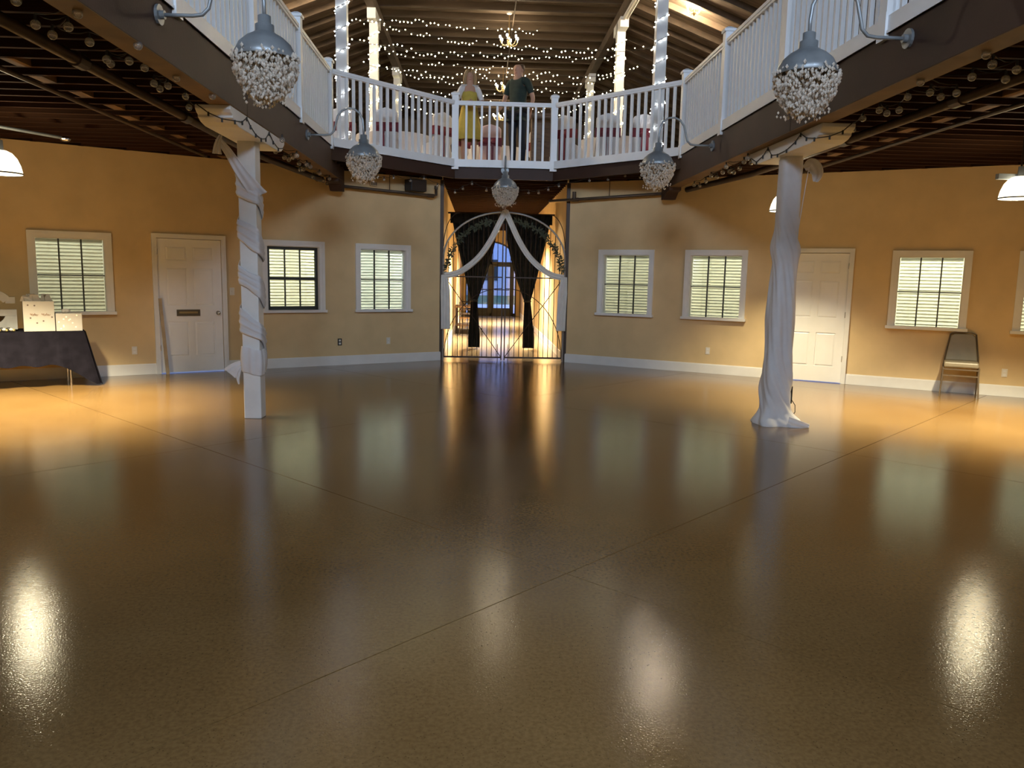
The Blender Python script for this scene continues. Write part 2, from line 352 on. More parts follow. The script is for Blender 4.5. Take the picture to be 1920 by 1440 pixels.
# ---- windows and blinds
wn = 0
def window(MW, a, b, side, idx, dark=False):
    global wn; wn += 1
    W = b-a; h = WZ1
    root = thing(f'window_{wn}', MW(a, 0, 0).translation, 0, kind='structure'); m = MW(a, 0, 0); m.translation = (0, 0, 0)
    fr = MB(); fr.box(0, CW, 0, .028, WZ0, h, m); fr.box(W-CW, W, 0, .028, WZ0, h, m); fr.box(CW, W-CW, 0, .028, h-CW, h, m)
    fr.box(-.008, CW*.45, 0, .038, WZ0, h+.008, m); fr.box(W-CW*.45, W+.008, 0, .038, WZ0, h+.008, m); fr.box(CW*.45, W-CW*.45, 0, .038, h-CW*.45, h+.008, m)
    # jamb liners
    fr.box(CW-.012, CW+.01, -.16, 0, WZ0, h-CW, m); fr.box(W-CW-.01, W-CW+.012, -.16, 0, WZ0, h-CW, m); fr.box(CW, W-CW, -.16, 0, h-CW-.01, h-CW+.012, m)
    fr.build('casing', M['trim'], root)
    MB().box(-.03, W+.03, -.15, .075, .922, WZ0+.002, m).build('window_sill', M['trim'], root)
    x0, x1, z0, z1 = CW+.01, W-CW-.01, WZ0+.002, h-CW-.01
    if dark:
        s = MB(); e = .045
        for q in ((x0, x0+e, z0, z1), (x1-e, x1, z0, z1), (x0, x1, z0, z0+.06), (x0, x1, z1-e, z1), (x0, x1, (z0+z1)/2-.022, (z0+z1)/2+.022)): s.box(q[0], q[1], -.09, -.045, q[2], q[3], m)
        s.build('sash', M['muntin'], root); x0 += e; x1 -= e; z0 += .06; z1 -= e
    xs = [x0+(x1-x0)*k/3 for k in range(4)]; zs = [z0, (z0+z1)/2, z1]
    for k in (1, 2): MB().box(xs[k]-.010, xs[k]+.010, -.085, -.055, z0, z1, m).build('muntin', M['muntin'], root)
    if not dark: MB().box(x0, x1, -.084, -.056, zs[1]-.009, zs[1]+.009, m).build('muntin', M['muntin'], root)
    for r in range(2):
        for k in range(3): MB().box(xs[k], xs[k+1], -.072, -.068, zs[r], zs[r+1], m).build('pane', M['pane'], root)
    # blind
    bl = thing('window_blind', MW(a+W/2, -.125, h-CW-.02).translation)
    mm = MW(); mm.translation = (0, 0, 0); hw = W/2-CW-.018
    MB().box(-hw, hw, -.02, .02, -.022, .008, mm).build('headrail', M['slat'], bl)
    L = h-CW-WZ0-.05; nsl = 19
    sl = MB()
    for q in range(4):
        pass
    tilt = .62 if side == 'R' else .70
    ms = mm @ Matrix.Rotation(tilt, 4, 'X')
    sl.box(-hw, hw, -.024, .024, -.0012, .0012, ms); me = sl.mesh('slat', M['slat'])
    for q in range(nsl): link('slat', me, bl, (0, 0, -.035 - q*(L-.035)/nsl))
    MB().box(-hw, hw, -.02, .02, -L-.012, -L+.006, mm).build('bottom_rail', M['slat'], bl)
    for sx in (-.6, .6): MB().box(sx*hw-.003, sx*hw+.003, -.0275, -.0255, -L, 0, mm).build('ladder_cord', M['slat'], bl)
    return root, bl
desc = {('L', 0): 'on the left wall beside the gate', ('L', 1): 'behind the left draped column, in the black sash window', ('L', 2): 'behind the gift table',
        ('L', 3): 'on the left wall past the gift table', ('R', 0): 'on the right wall beside the gate', ('R', 1): 'between the gate-side window and the right white door', ('R', 2): 'above the stacking chair', ('R', 3): 'right of the stacking chair'}
for side, MW in (('L', MWL), ('R', MWR)):
    for i, (a, b) in enumerate(WIN):
        root, bl = window(MW, a, b, side, i, dark=(side == 'L' and i == 1))
        tag(root, 'white framed six-pane window ' + desc[(side, i)]); tag(bl, 'white slatted blind in the window ' + desc[(side, i)], 'blind')
        p = MW((a+b)/2, -.75, 2.9).translation
        e = {('L', 0): 32, ('L', 1): 42, ('L', 2): 15, ('R', 0): 16, ('R', 1): 26, ('R', 2): 38}.get((side, i), 30)
        col = (.84, .94, 1) if (side, i) == ('L', 0) else (1, 1, .86)
        lamp('office_ceiling_light', 'AREA', p, e, col, .5)

# ---- doors
dn = 0
def panel_door(MW, side):
    global dn; dn += 1
    a, b = DOOR; W = b-a
    root = thing(f'door_{dn}', MW(a, 0, 0).translation, kind='structure'); m = MW(a, 0, 0); m.translation = (0, 0, 0)
    MB().box(0, .062, 0, .026, .001, 2.13, m).box(W-.062, W, 0, .026, .001, 2.13, m).box(.062, W-.062, 0, .026, 2.068, 2.13, m).box(-.006, .02, 0, .034, .001, 2.136, m).box(W-.02, W+.006, 0, .034, .001, 2.136, m).box(.02, W-.02, 0, .034, 2.11, 2.136, m).build('casing', M['trim'], root)
    x0, x1 = .066, W-.066; lw = x1-x0
    st = lw*.13; mid = lw*.10; xs = [(x0+st, x0+lw/2-mid/2), (x0+lw/2+mid/2, x1-st)]
    zs = [(.26, .80), (1.04, 1.63), (1.74, 1.95)]
    lf = MB(); y0, y1 = -.05, -.008
    lf.box(x0, x1, y0, y1-.012, .012, 2.062, m)
    lf.box(x0, x0+st, y1-.012, y1, .012, 2.062, m); lf.box(x1-st, x1, y1-.012, y1, .012, 2.062, m); lf.box(x0+lw/2-mid/2, x0+lw/2+mid/2, y1-.012, y1, .012, 2.062, m)
    for za, zb in ((.012, .26), (.80, 1.04), (1.63, 1.74), (1.95, 2.062)):
        for xa, xb in xs: lf.box(xa, xb, y1-.012, y1, za, zb, m)
    leaf = lf.build('door_leaf', M['door'], root)
    for xa, xb in xs:
        for za, zb in zs:
            e = .028
            vs = [m @ Vector(q) for q in ((xa+.006, y1-.0115, za+.006), (xb-.006, y1-.0115, za+.006), (xb-.006, y1-.0115, zb-.006), (xa+.006, y1-.0115, zb-.006), (xa+e, y1-.002, za+e), (xb-e, y1-.002, za+e), (xb-e, y1-.002, zb-e), (xa+e, y1-.002, zb-e))]
            MB().add(vs, [(4, 5, 6, 7), (0, 1, 5, 4), (1, 2, 6, 5), (2, 3, 7, 6), (3, 0, 4, 7)]).build('panel', M['door'], leaf)
    # the hinges sit on the side away from the gate on both doors
    hx = x1+.004
    for z in (.35, 1.05, 1.82): MB().box(hx-.012, hx+.012, -.012, .004, z, z+.09, m).build('hinge', M['chrome'], leaf)
    kx = x0+.065
    kn = MB(); c = m @ Vector((kx, .05, .93)); kn.tube([m @ Vector((kx, -.01, .93)), m @ Vector((kx, .05, .93))], .012, 10); kn.ball(c, .028, 12, 8)
    kn.tube([m @ Vector((kx, -.009, .93)), m @ Vector((kx, -.003, .93))], .033, 14); kn.build('knob', M['chrome'], leaf, smooth=False)
    if side == 'L':
        MB().box(x0+.36*lw, x0+.73*lw, -.010, .002, .885, .985, m).build('mail_slot', M['mail'], leaf)
        MB().box(x0+.40*lw, x0+.69*lw, .002, .007, .925, .955, m).build('slot_flap', M['brass'], leaf)
    return root
tag(panel_door(MWL, 'L'), 'white six-panel door with a brass mail slot')
tag(panel_door(MWR, 'R'), 'white six-panel door behind the right draped column')

# ---- ceiling deck and joists under the gallery
ceil = MB()
ceil.prism([p for p in clip(ROOM[::-1], 1, 0, XL-.2)], ZD, ZD+.03); ceil.prism(clip(ROOM[::-1], -1, 0, -(XR+.2)), ZD, ZD+.03)
ceil.prism([(XL-.2, YF), (XL, YF), (CL, YC), (CRX, YC), (XR, YF), (XR+.2, YF), (XR+.2, 14.0), (JR, JY), (JL, JY), (XL-.2, 13.9)], ZD, ZD+.03)
ceil.prism([(XL-.2, -4.67), (XL, -4.67), (CL, -6.6), (CRX, -6.6), (XR, -4.67), (XR+.2, -4.67), (XR+.2, -6.0), (JR, -6.96), (JL, -6.96), (XL-.2, -6.0)][::-1], ZD, ZD+.03)
ceil.box(JL-.1, JR+.1, JY, 31.2, ZD, ZD+.03)
for MW in (MWL, MWR): ceil.box(.1, WLEN, -2.5, -.16, ZD-.4, ZD-.36, MW())
ceil = ceil.build('ceiling', M['deck']); tag(ceil, 'dark underside of the gallery floor over exposed joists', kind='structure')
for k, MW in ((9, MWL), (10, MWR)):
    tag(MB().box(.02, WLEN, 0, .04, ZC+.003, ZD-.002, MW()).build(f'trim_{k}', M['deck']), 'dark ledger board at the wall top', kind='structure')
jm = MB().box(-.5, .5, -.022, .022, ZC, ZD).mesh('joist', M['joist'])
def joist(x0, x1, y):
    if x1-x0 > .05: link('joist', jm, ceil, ((x0+x1)/2, y, 0), 0, (x1-x0, 1, 1))
y = -6.6
while y < JY-.02:
    a, b = cross_room(y)
    if y < YF:
        joist(a, XL-.2, y); joist(XR+.2, b, y)
    else:
        k = (y-YF)/(YC-YF); k = min(k, 1)
        if y < YC-.05:
            joist(a, XL+(CL-XL)*k-.06, y); joist(XR+(CRX-XR)*k+.06, b, y)
        elif y > YC+.05: joist(a, b, y)
    y += .30
while y < 31:
    if y > JY+.1: joist(JL, JR, y)
    y += .30
bm_ = MB().box(-.06, .06, -.13, .13, ZC-.002, ZC+.12).mesh('blocking', M['block'])
for X0, s in ((-4.02, 1), (4.86, -1)):
    for k in range(13):
        yy = -6.6+.30*(41+2*k)+.15
        a, b = cross_room(min(yy, 14.6))
        if a+.3 < X0 < b-.3: link('blocking', bm_, ceil, (X0+s*.05*((k*7) % 3), yy, 0))

# ---- long girders and gallery rim
for nm, xa, xb, lab in (('girder', XL-.2, XL, 'long brown girder carrying the left gallery railing'), ('girder', XR, XR+.2, 'long brown girder carrying the right gallery railing')):
    yb = 13.55 if xa < 0 else 13.62
    gd = thing(nm, (0, 0, 0), 0, lab, kind='structure')
    MB().box(xa, xb, -5.9, yb, 3.112, 3.506).build('girder_face', M['girder'], gd)
    MB().box(xa+.003, xb-.003, -5.9, yb, 3.106, 3.112).build('girder_soffit', M['soffit'], gd)
    for yj in (8.02,): MB().box(xa-.003, xb+.003, yj-.006, yj+.006, 3.11, 3.50).build('joint_seam', M['joint'], gd)
    # wall bracket where the girder meets the wall
    s = 1 if xa < 0 else -1; xm = (xa+xb)/2
    MB().prism([(0, 0), (.55, 0), (.55, -.16), (.35, -.17), (.18, -.07), (0, -.05)], -.1, .1, Matrix(((0, 0, 1, xm), (1, 0, 0, yb-.55), (0, 1, 0, 3.106), (0, 0, 0, 1)))).build('wall_bracket', M['girder'], gd)
rimpts = [(XL, YF), (CL, YC), (CRX, YC), (XR, YF)]
for k in range(3):
    (x0, y0), (x1, y1) = rimpts[k], rimpts[k+1]; d = Vector((x1-x0, y1-y0, 0)).normalized(); nn = Vector((-d.y, d.x, 0))
    q = [(x0, y0), (x1, y1), (x1+nn.x*.05, y1+nn.y*.05), (x0+nn.x*.05, y0+nn.y*.05)]
    tag(MB().prism(q, ZC, 3.506).build(f'trim_{k+1}', M['girder']), 'brown rim board under the gallery railing', kind='structure')
for k, (p, q) in enumerate((((XL, -4.67), (CL, -6.6)), ((CL, -6.6), (CRX, -6.6)), ((CRX, -6.6), (XR, -4.67)))):
    tag(MB().bar((*p, 3.41), (*q, 3.41), .05, .19).build(f'trim_{k+4}', M['girder']), 'brown rim board under the gallery railing', kind='structure')

# ---- corridor behind the gate
YE = 31.0
tag(MB().box(JL-.12, JL, JY+.05, YE+.2, 0, ZD).build('wall_corridor_left', M['corr']), 'cream left wall of the corridor', kind='structure')
tag(MB().box(JR, JR+.12, JY+.05, YE+.2, 0, ZD).build('wall_corridor_right', M['corr']), 'cream right wall of the corridor', kind='structure')
tag(MB().box(JL, JL+.014, JY+.12, YE, .001, .15).build('baseboard_corridor_left', M['trim']), 'white corridor baseboard', kind='structure')
tag(MB().box(JR-.014, JR, JY+.12, YE, .001, .15).build('baseboard_corridor_right', M['trim']), 'white corridor baseboard', kind='structure')
# doorway corner posts
for x, s in ((JL, 1), (JR, -1)):
    tag(MB().box(min(x-.035*s, x+.03*s), max(x-.035*s, x+.03*s), JY-.02, JY+.05, 0, ZC).build('trim_7' if s > 0 else 'trim_8', M['iron']), 'dark corner strip at the doorway', kind='structure')
# arched glazed end screen
def arch_z(x, hw=1.0, z0=2.05, rise=.85):
    k = max(-1, min(1, (x-AX)/hw)); return z0 + rise*math.sqrt(max(0, 1-k*k))
es = MB(); N = 24
xs = [AX-1.0+2.0*k/N for k in range(N+1)]
prev = None
for k in range(N):
    za, zb = arch_z(xs[k]), arch_z(xs[k+1])
    es.add([(xs[k], YE, za), (xs[k+1], YE, zb), (xs[k+1], YE, ZD), (xs[k], YE, ZD), (xs[k], YE+.15, za), (xs[k+1], YE+.15, zb), (xs[k+1], YE+.15, ZD), (xs[k], YE+.15, ZD)],
           [(0, 1, 2, 3), (5, 4, 7, 6), (1, 0, 4, 5)])
es.box(JL, AX-1.0, YE, YE+.15, 0, ZD).box(AX+1.0, JR, YE, YE+.15, 0, ZD)
tag(es.build('wall_corridor_end', M['corr']), 'corridor end wall with an arched opening', kind='structure')
d4 = thing('door_3', (AX, YE+.06, 0), 0, 'dark framed arched glass entrance doors at the corridor end', kind='structure')
f = MB()
for x in (-.98, -.86, 0, .86, .98):
    wd = .05 if abs(x) > .9 else .075
    f.box(x-wd/2, x+wd/2, -.03, .03, .0, arch_z(AX+x)-.01 if abs(x) < .9 else 2.1)
f.box(-1, 1, -.03, .03, 2.0, 2.10); f.box(-1, 1, -.03, .03, 0, .10)
pts = [(x-AX, 0, arch_z(x)-.03) for x in xs]; f.tube(pts, .035, 6); f.build('frame', M['muntin'], d4)
for s in (-1, 1):
    lf = MB(); x0, x1 = (.0375, .8225) if s > 0 else (-.8225, -.0375)
    lf.box(x0, x0+.08, -.02, .02, .1, 2.0).box(x1-.08, x1, -.02, .02, .1, 2.0).box(x0+.08, x1-.08, -.02, .02, .1, .30).box(x0+.08, x1-.08, -.02, .02, 1.92, 2.0)
    l = lf.build('door_leaf', M['muntin'], d4)
    MB().box(x0+.08, x1-.08, -.004, .004, .30, 1.92).build('pane', M['pane'], l)
    MB().box((x0+x1)/2-.30, (x0+x1)/2+.30, -.07, -.04, 1.00, 1.04).build('push_bar', M['dark'], l)
for x0, x1 in ((-.955, -.90), (.90, .955)): MB().box(x0, x1, -.004, .004, .1, 2.0).build('side_pane', M['pane'], d4)
for k in range(4):
    x0, x1 = [(-.95, -.5), (-.5, 0), (0, .5), (.5, .95)][k]
    vs = []; q = [x0+(x1-x0)*i/6 for i in range(7)]
    mb = MB(); mb.add([(x, 0, 2.1) for x in q]+[(x, 0, max(2.1, arch_z(AX+x)-.05)) for x in q], [(i, i+1, 8+i, 7+i) for i in range(6)]); mb.build('arch_pane', M['pane'], d4)
# outside at dusk
tag(MB().box(-40, 40, YE+.3, 90, -.3, -.05).build('lawn', M['lawn']), 'green lawn beyond the glass doors', 'lawn', kind='structure')
tag(MB().box(-1.2, 2.2, YE+.2, YE+12, -.06, -.02).build('path', M['stucco']), 'pale path outside the glass doors', kind='structure')
bd = thing('building', (8.0, 62, -.05), 0, 'pale stucco building across the lawn', 'building')
MB().box(-9, 9, 0, 8, 0, 7).build('wall', M['stucco'], bd)
for x in (-7.2, -4.4, -1.5, 1.5):
    wv = MB().box(x-.6, x+.6, -.08, .02, 1.2, 2.8).build('window', M['muntin'], bd)
tr = thing('tree', (-1.0, 46, -.05), 0, 'dark tree standing on the lawn outside', 'tree')
MB().tube([(0, 0, 0), (.05, 0, 1.2), (0, .1, 2.4)], [.16, .12, .08], 8).build('trunk', M['bark'], tr)
fo = MB()
for k in range(420):
    a, b, r = random.uniform(0, 2*PI), random.uniform(-1, 1), random.random()**.4
    c = Vector((math.cos(a)*math.sqrt(1-b*b)*1.5*r, math.sin(a)*math.sqrt(1-b*b)*1.5*r, 3.2+b*1.7*r)); fo.octa(c, random.uniform(.10, .20))
tag(fo.build('foliage', M['leaf'], tr), kind='stuff')

# ---- upper storey: floor boards, roof, walls
PX = (-2.46, 3.16); ZP = 7.5; UX0, UX1, UY0, UY1 = -9.5, 10.4, -7.0, 31.0
def rz(x): return ZP+.25 if PX[0] <= x <= PX[1] else ZP+.25-.38*(PX[0]-x if x < PX[0] else x-PX[1])
uf = MB()
uf.box(UX0, XL-.02, UY0, UY1, ZF2-.01, ZF2).box(XR+.02, UX1, UY0, UY1, ZF2-.01, ZF2).box(XL-.02, XR+.02, YC+.1, UY1, ZF2-.01, ZF2).box(XL-.02, XR+.02, UY0, -6.6, ZF2-.01, ZF2)
uf.prism([(XL-.02, YF+.05), (CL, YC+.1), (XL-.02, YC+.1)], ZF2-.01, ZF2); uf.prism([(XR+.02, YF+.05), (XR+.02, YC+.1), (CRX, YC+.1)], ZF2-.01, ZF2)
tag(uf.build('floor_upper', M['carpet']), 'brown boarded upper gallery floor', kind='structure')
ru = MB()
ru.box(PX[0], PX[1], UY0, UY1, ZP+.25, ZP+.30)
for x0, x1 in ((UX0, PX[0]), (PX[1], UX1)):
    ru.add([(x0, UY0, rz(x0)), (x1, UY0, rz(x1)), (x1, UY1, rz(x1)), (x0, UY1, rz(x0)), (x0, UY0, rz(x0)+.05), (x1, UY0, rz(x1)+.05), (x1, UY1, rz(x1)+.05), (x0, UY1, rz(x0)+.05)],
           [(3, 2, 1, 0), (4, 5, 6, 7), (0, 1, 5, 4), (2, 3, 7, 6), (1, 2, 6, 5), (3, 0, 4, 7)])
ru = ru.build('ceiling_upper', M['roof']); tag(ru, 'dark board roof over the upper gallery', kind='structure')
rm = MB().box(-.5, .5, -.03, .03, ZP+.10, ZP+.25).mesh('rafter', M['rafter'])
sl_len = math.hypot(1, .38)
yy = 4.0
sm_l = MB().bar((UX0, 0, rz(UX0)-.06), (PX[0], 0, rz(PX[0])-.06), .06, .13).mesh('side_rafter', M['rafter'])
sm_r = MB().bar((PX[1], 0, rz(PX[1])-.06), (UX1, 0, rz(UX1)-.06), .06, .13).mesh('side_rafter', M['rafter'])
while yy < 31:
    link('rafter', rm, ru, ((PX[0]+PX[1])/2, yy, 0), 0, (PX[1]-PX[0], 1, 1)); link('side_rafter', sm_l, ru, (0, yy, 0)); link('side_rafter', sm_r, ru, (0, yy, 0)); yy += .71
for x in PX: MB().box(x-.09, x+.09, UY0, UY1, ZP-.12, ZP+.10).build('purlin', M['rafter'], ru)
for nm, q in (('wall_upper_left', (UX0-.1, UX0, UY0, UY1, ZF2, 5.2)), ('wall_upper_right', (UX1, UX1+.1, UY0, UY1, ZF2, 5.2)), ('wall_upper_far', (UX0, UX1, UY1, UY1+.1, 3.6, 8)), ('wall_upper_back', (UX0, UX1, UY0-.1, UY0, ZF2, 8))):
    tag(MB().box(*q).build(nm, M['roof']), 'dark board wall of the upper storey', kind='structure')

# ================================================================== THINGS
# ---- draped columns
def saddle(Mm, parent):
    prof = [(-1.0, 0), (1.0, 0), (1.0, -.035), (.97, -.06), (.93, -.08), (.93, -.10), (.86, -.13), (.74, -.15), (-.74, -.15), (-.86, -.13), (-.93, -.10), (-.93, -.08), (-.97, -.06), (-1.0, -.035)]
    return MB().prism(prof[::-1], -.16, .16, Mm).build('saddle', M['white'], parent, bevel=.006)
def column(x, label):
    c = thing('support_column', (x, 8.67, 0), 0, label, 'column')
    MB().box(-.0925, .0925, -.0975, .0975, 0, 2.958).build('shaft', M['white'], c, bevel=.008)
    dx = -.015 if x > AX else .015
    saddle(Matrix(((0, 0, 1, dx), (1, 0, 0, -.16), (0, 1, 0, 3.105), (0, 0, 0, 1))), c)
    return c
CXL, CXR = -2.466, 3.386
colL = column(CXL, 'square white post ringed by spiral fabric strips, left of the gate')
colR = column(CXR, 'white post fully sheathed in gathered fabric, beside the right door')
def sq_r(th, r, p=5):
    c, s = abs(math.cos(th)), abs(math.sin(th)); return r/((c**p+s**p)**(1/p))
def ribbon(x, y, th0, turns, z0, z1, wid, seed):
    rnd = random.Random(seed); ph = [rnd.uniform(0, 6) for _ in range(4)]
    def fn(u, v):
        th = th0 + turns*2*PI*v; z = z0+(z1-z0)*v + (u-.5)*wid*(1+.18*math.sin(1.7*th+ph[0]))
        fold = .005*math.sin(u*19+ph[1]+1.2*math.sin(th*.6))+.003*math.sin(u*37+ph[2]+.8*math.sin(th*.9))
        r = sq_r(th, .101, 8) + .016 + fold + .006*math.sin(PI*u)
        return (x+r*math.cos(th), y+r*math.sin(th), z)
    return fn
fl = thing('fabric_drape', (CXL, 8.67, 0), 0, 'white gauzy fabric spiralled around the left column', 'fabric')
MB().grid(ribbon(0, 0, PI*.95, 3.9, 2.60, .72, .23, 1), 20, 320).build('spiral_strip', M['fabric'], fl, smooth=True, solid=.004)
# upper loose end tied at the saddle and knot tail at the foot
def strip(path, wid, name, parent, mt='fabric', side=Vector((0, 0, 1)), amp=.006, nf=2, n=40):
    P = [Vector(p) for p in path]
    def at(v):
        k = v*(len(P)-1); i = min(int(k), len(P)-2); t = k-i
        p0, p1, p2, p3 = P[max(i-1, 0)], P[i], P[i+1], P[min(i+2, len(P)-1)]
        return .5*((2*p1)+(-p0+p2)*t+(2*p0-5*p1+4*p2-p3)*t*t+(-p0+3*p1-3*p2+p3)*t**3)
    def fn(u, v):
        p = at(v); d = (at(min(1, v+.01))-at(max(0, v-.01))).normalized(); s = d.cross(Vector((0, 1, 0)))
        if s.length < .1: s = d.cross(Vector((1, 0, 0)))
        s.normalize(); nn = d.cross(s); wv = wid(v) if callable(wid) else wid
        return p + s*(u-.5)*wv + nn*amp*math.sin(u*nf*2*PI+v*3)
    return MB().grid(fn, 14, n).build(name, M[mt], parent, smooth=True, solid=.003)
strip([(-.26, -.20, 2.96), (-.17, -.16, 2.84), (-.06, -.14, 2.66), (.06, -.14, 2.50), (.12, -.05, 2.40)], lambda v: .05+.13*v, 'loose_end', fl)
strip([(-.22, -.21, 2.99), (-.25, -.22, 2.90), (-.26, -.22, 2.80)], lambda v: .03+.07*v, 'tied_corner', fl)
strip([(-.10, -.05, .62), (-.17, -.10, .57), (-.23, -.12, .50)], lambda v: .04+.12*v, 'knot_tail', fl)
strip([(-.14, -.08, .56), (-.15, -.09, .46), (-.14, -.10, .38)], lambda v: .05*(1-v)+.012, 'knot_tail', fl)
MB().grid(lambda u, v: (sq_r(u*2*PI, .115+.012*math.sin(v*PI)+.006*math.sin(u*60))*math.cos(u*2*PI), sq_r(u*2*PI, .118+.012*math.sin(v*PI)+.006*math.sin(u*60))*math.sin(u*2*PI), .50+.28*v+.02*math.sin(u*2*PI*2)), 60, 10, True).build('lower_band', M['fabric'], fl, smooth=True)
fr_ = thing('fabric_drape', (CXR, 8.67, 0), 0, 'white gathered fabric sleeve pooling at the foot of the right column', 'fabric')
def sleeve(u, v):
    th = u*2*PI; z = .0+2.93*v
    base = .112 + .030*(1-v)**2 + .022*math.exp(-((z-1.95)/.12)**2) + .018*math.exp(-((z-1.25)/.25)**2) + .085*math.exp(-(z/.11)**2) + .02*math.exp(-((z-.45)/.3)**2)
    k = 1 if z < 2.0 else max(.15, 1-(z-2.0)/.35)
    tw = th + 2.4*z + .9*math.sin(2.1*z+.6)
    fold = k*(.009*math.sin(tw*3+1.6*math.sin(z*3.1))+.006*math.sin(tw*7+1.9*math.sin(z*2.3)+1)+.004*math.sin(tw*13+z*2))
    if z < .3: fold += .016*math.sin(th*6+2+z*9)*math.exp(-((z-.07)/.10)**2)
    r = sq_r(th, base, 4) + fold
    ox = .05*math.exp(-(z/.10)**2)*max(0, math.cos(th+.5))
    return ((r+ox*1.6)*math.cos(th), r*math.sin(th), z+.002)
MB().grid(sleeve, 96, 170, True).build('sleeve', M['fabric'], fr_, smooth=True)
strip([(.10, -.14, 2.82), (.16, -.17, 2.86), (.22, -.18, 2.78), (.21, -.18, 2.68)], lambda v: .05+.10*math.sin(v*PI), 'top_knot', fr_)
strip([(.13, -.17, 2.80), (.10, -.16, 2.5), (.07, -.14, 2.1), (.06, -.13, 1.98)], .008, 'tie_string', fr_, amp=.001)
strip([(.08, -.22, .05), (.19, -.26, .035), (.30, -.27, .015)], lambda v: .14*(1-v*.6), 'trailing_end', fr_, amp=.008)
pb = thing('power_box', (CXR+.20, 8.78, .22), 0, 'small grey power box with cord on the right column', 'box')
MB().box(-.03, .03, -.04, .04, 0, .2).build('housing', M['dark'], pb, bevel=.006)
MB().tube([(.03, 0, .05), (.075, -.02, -.02), (.08, -.02, -.10), (.04, 0, -.19), (-.01, 0, -.205)], .005, 6).build('cord', M['wire'], pb)

# ---- gallery railing sections
ZPB, ZPT = 3.465, 4.80
pm = MB(); hp = .058
pm.box(-hp, hp, -hp, hp, ZPB, ZPT-.07); pm.box(-hp-.006, hp+.006, -hp-.006, hp+.006, ZPB+.0, ZPB+.20); pm.box(-hp-.005, hp+.005, -hp-.005, hp+.005, ZPT-.26, ZPT-.24)
pm.box(-hp-.018, hp+.018, -hp-.018, hp+.018, ZPT-.07, ZPT-.035)
pm.add([(-hp-.018, -hp-.018, ZPT-.035), (hp+.018, -hp-.018, ZPT-.035), (hp+.018, hp+.018, ZPT-.035), (-hp-.018, hp+.018, ZPT-.035), (-.02, -.02, ZPT), (.02, -.02, ZPT), (.02, .02, ZPT), (-.02, .02, ZPT)], [(0, 1, 5, 4), (1, 2, 6, 5), (2, 3, 7, 6), (3, 0, 4, 7), (4, 5, 6, 7)])
pm = pm.mesh('post', M['railp'])
bal = MB().box(-.019, .019, -.019, .019, 3.64, 4.57).mesh('baluster', M['railp'])
def railing(p, q, label, posts=(1, 1), spc=.135):
    p = Vector((*p, 0)); q = Vector((*q, 0)); d = q-p; L = d.length; rz_ = math.atan2(d.y, d.x)
    r = thing('gallery_railing', p, rz_, label, 'railing', 'gallery railing sections')
    MB().box(hp, L-hp, -.045, .045, 3.508, 3.64).box(hp, L-hp, -.052, .052, 3.508, 3.53).build('bottom_rail', M['railp'], r)
    MB().box(hp, L-hp, -.035, .035, 4.57, 4.60).box(hp, L-hp, -.045, .045, 4.60, 4.64).build('top_rail', M['railp'], r)
    n = max(2, round((L-2*hp)/spc))
    for k in range(1, n): link('baluster', bal, r, (hp+(L-2*hp)*k/n, 0, 0))
    if posts[0]: link('post', pm, r, (0, 0, 0), -rz_)
    if posts[1]: link('post', pm, r, (L, 0, 0), -rz_)
    return r
o_ = .03
railing((CL, YC), (CRX, YC), 'white baluster railing section in front of the two standing people')
railing((XL-o_, YF), (CL, YC), 'white baluster railing section slanting left of the two people', (1, 0))
railing((CRX, YC), (XR+o_, YF), 'white baluster railing section slanting right of the two people', (0, 1))
ords = ['corner section', 'second section from the corner', 'third section from the corner', 'fourth section from the corner', 'fifth section from the corner', 'sixth section from the corner']
for k in range(6):
    ya, yb = YF-2.06*k, YF-2.06*(k+1)
    railing((XL-o_, ya), (XL-o_, yb), 'white railing on the left girder, ' + ords[k], (0, 1), .13)
    railing((XR+o_, ya), (XR+o_, yb), 'white railing on the right girder, ' + ords[k], (0, 1), .13)

# ---- gooseneck lamps with crystal bowls
def crystal_mesh():
    mb = MB(); rnd = random.Random(3)
    for k in range(1500):
        a = rnd.uniform(0, 2*PI); t = rnd.random()
        z = .05-.30*t; R = .235*math.sqrt(max(.03, 1-(max(0, t-.12)/.95)**1.7)); r = R*(1-.35*rnd.random()**2.2) if rnd.random() < .8 else R*rnd.random()
        s = rnd.uniform(.008, .014); c = Vector((r*math.cos(a), r*math.sin(a), z+rnd.uniform(-.012, .012)))
        mb.octa(c, s, s*rnd.uniform(.9, 1.8))
    for k in range(70):
        a = rnd.uniform(0, 2*PI); r = rnd.uniform(.02, .19); mb.octa((r*math.cos(a), r*math.sin(a), -.27+.35*r-rnd.uniform(0, .06)), .009, .012)
    return mb.mesh('crystal_beads', M['crystal'])
cm = crystal_mesh()
shp = MB().lathe([(.035, .315), (.045, .31), (.045, .26), (.065, .25), (.065, .205), (.085, .19), (.13, .165), (.18, .12), (.21, .06), (.222, .02), (.218, .015), (.20, .055), (.17, .11), (.12, .155), (.05, .18)], n=28).mesh('shade', M['galv'], True)
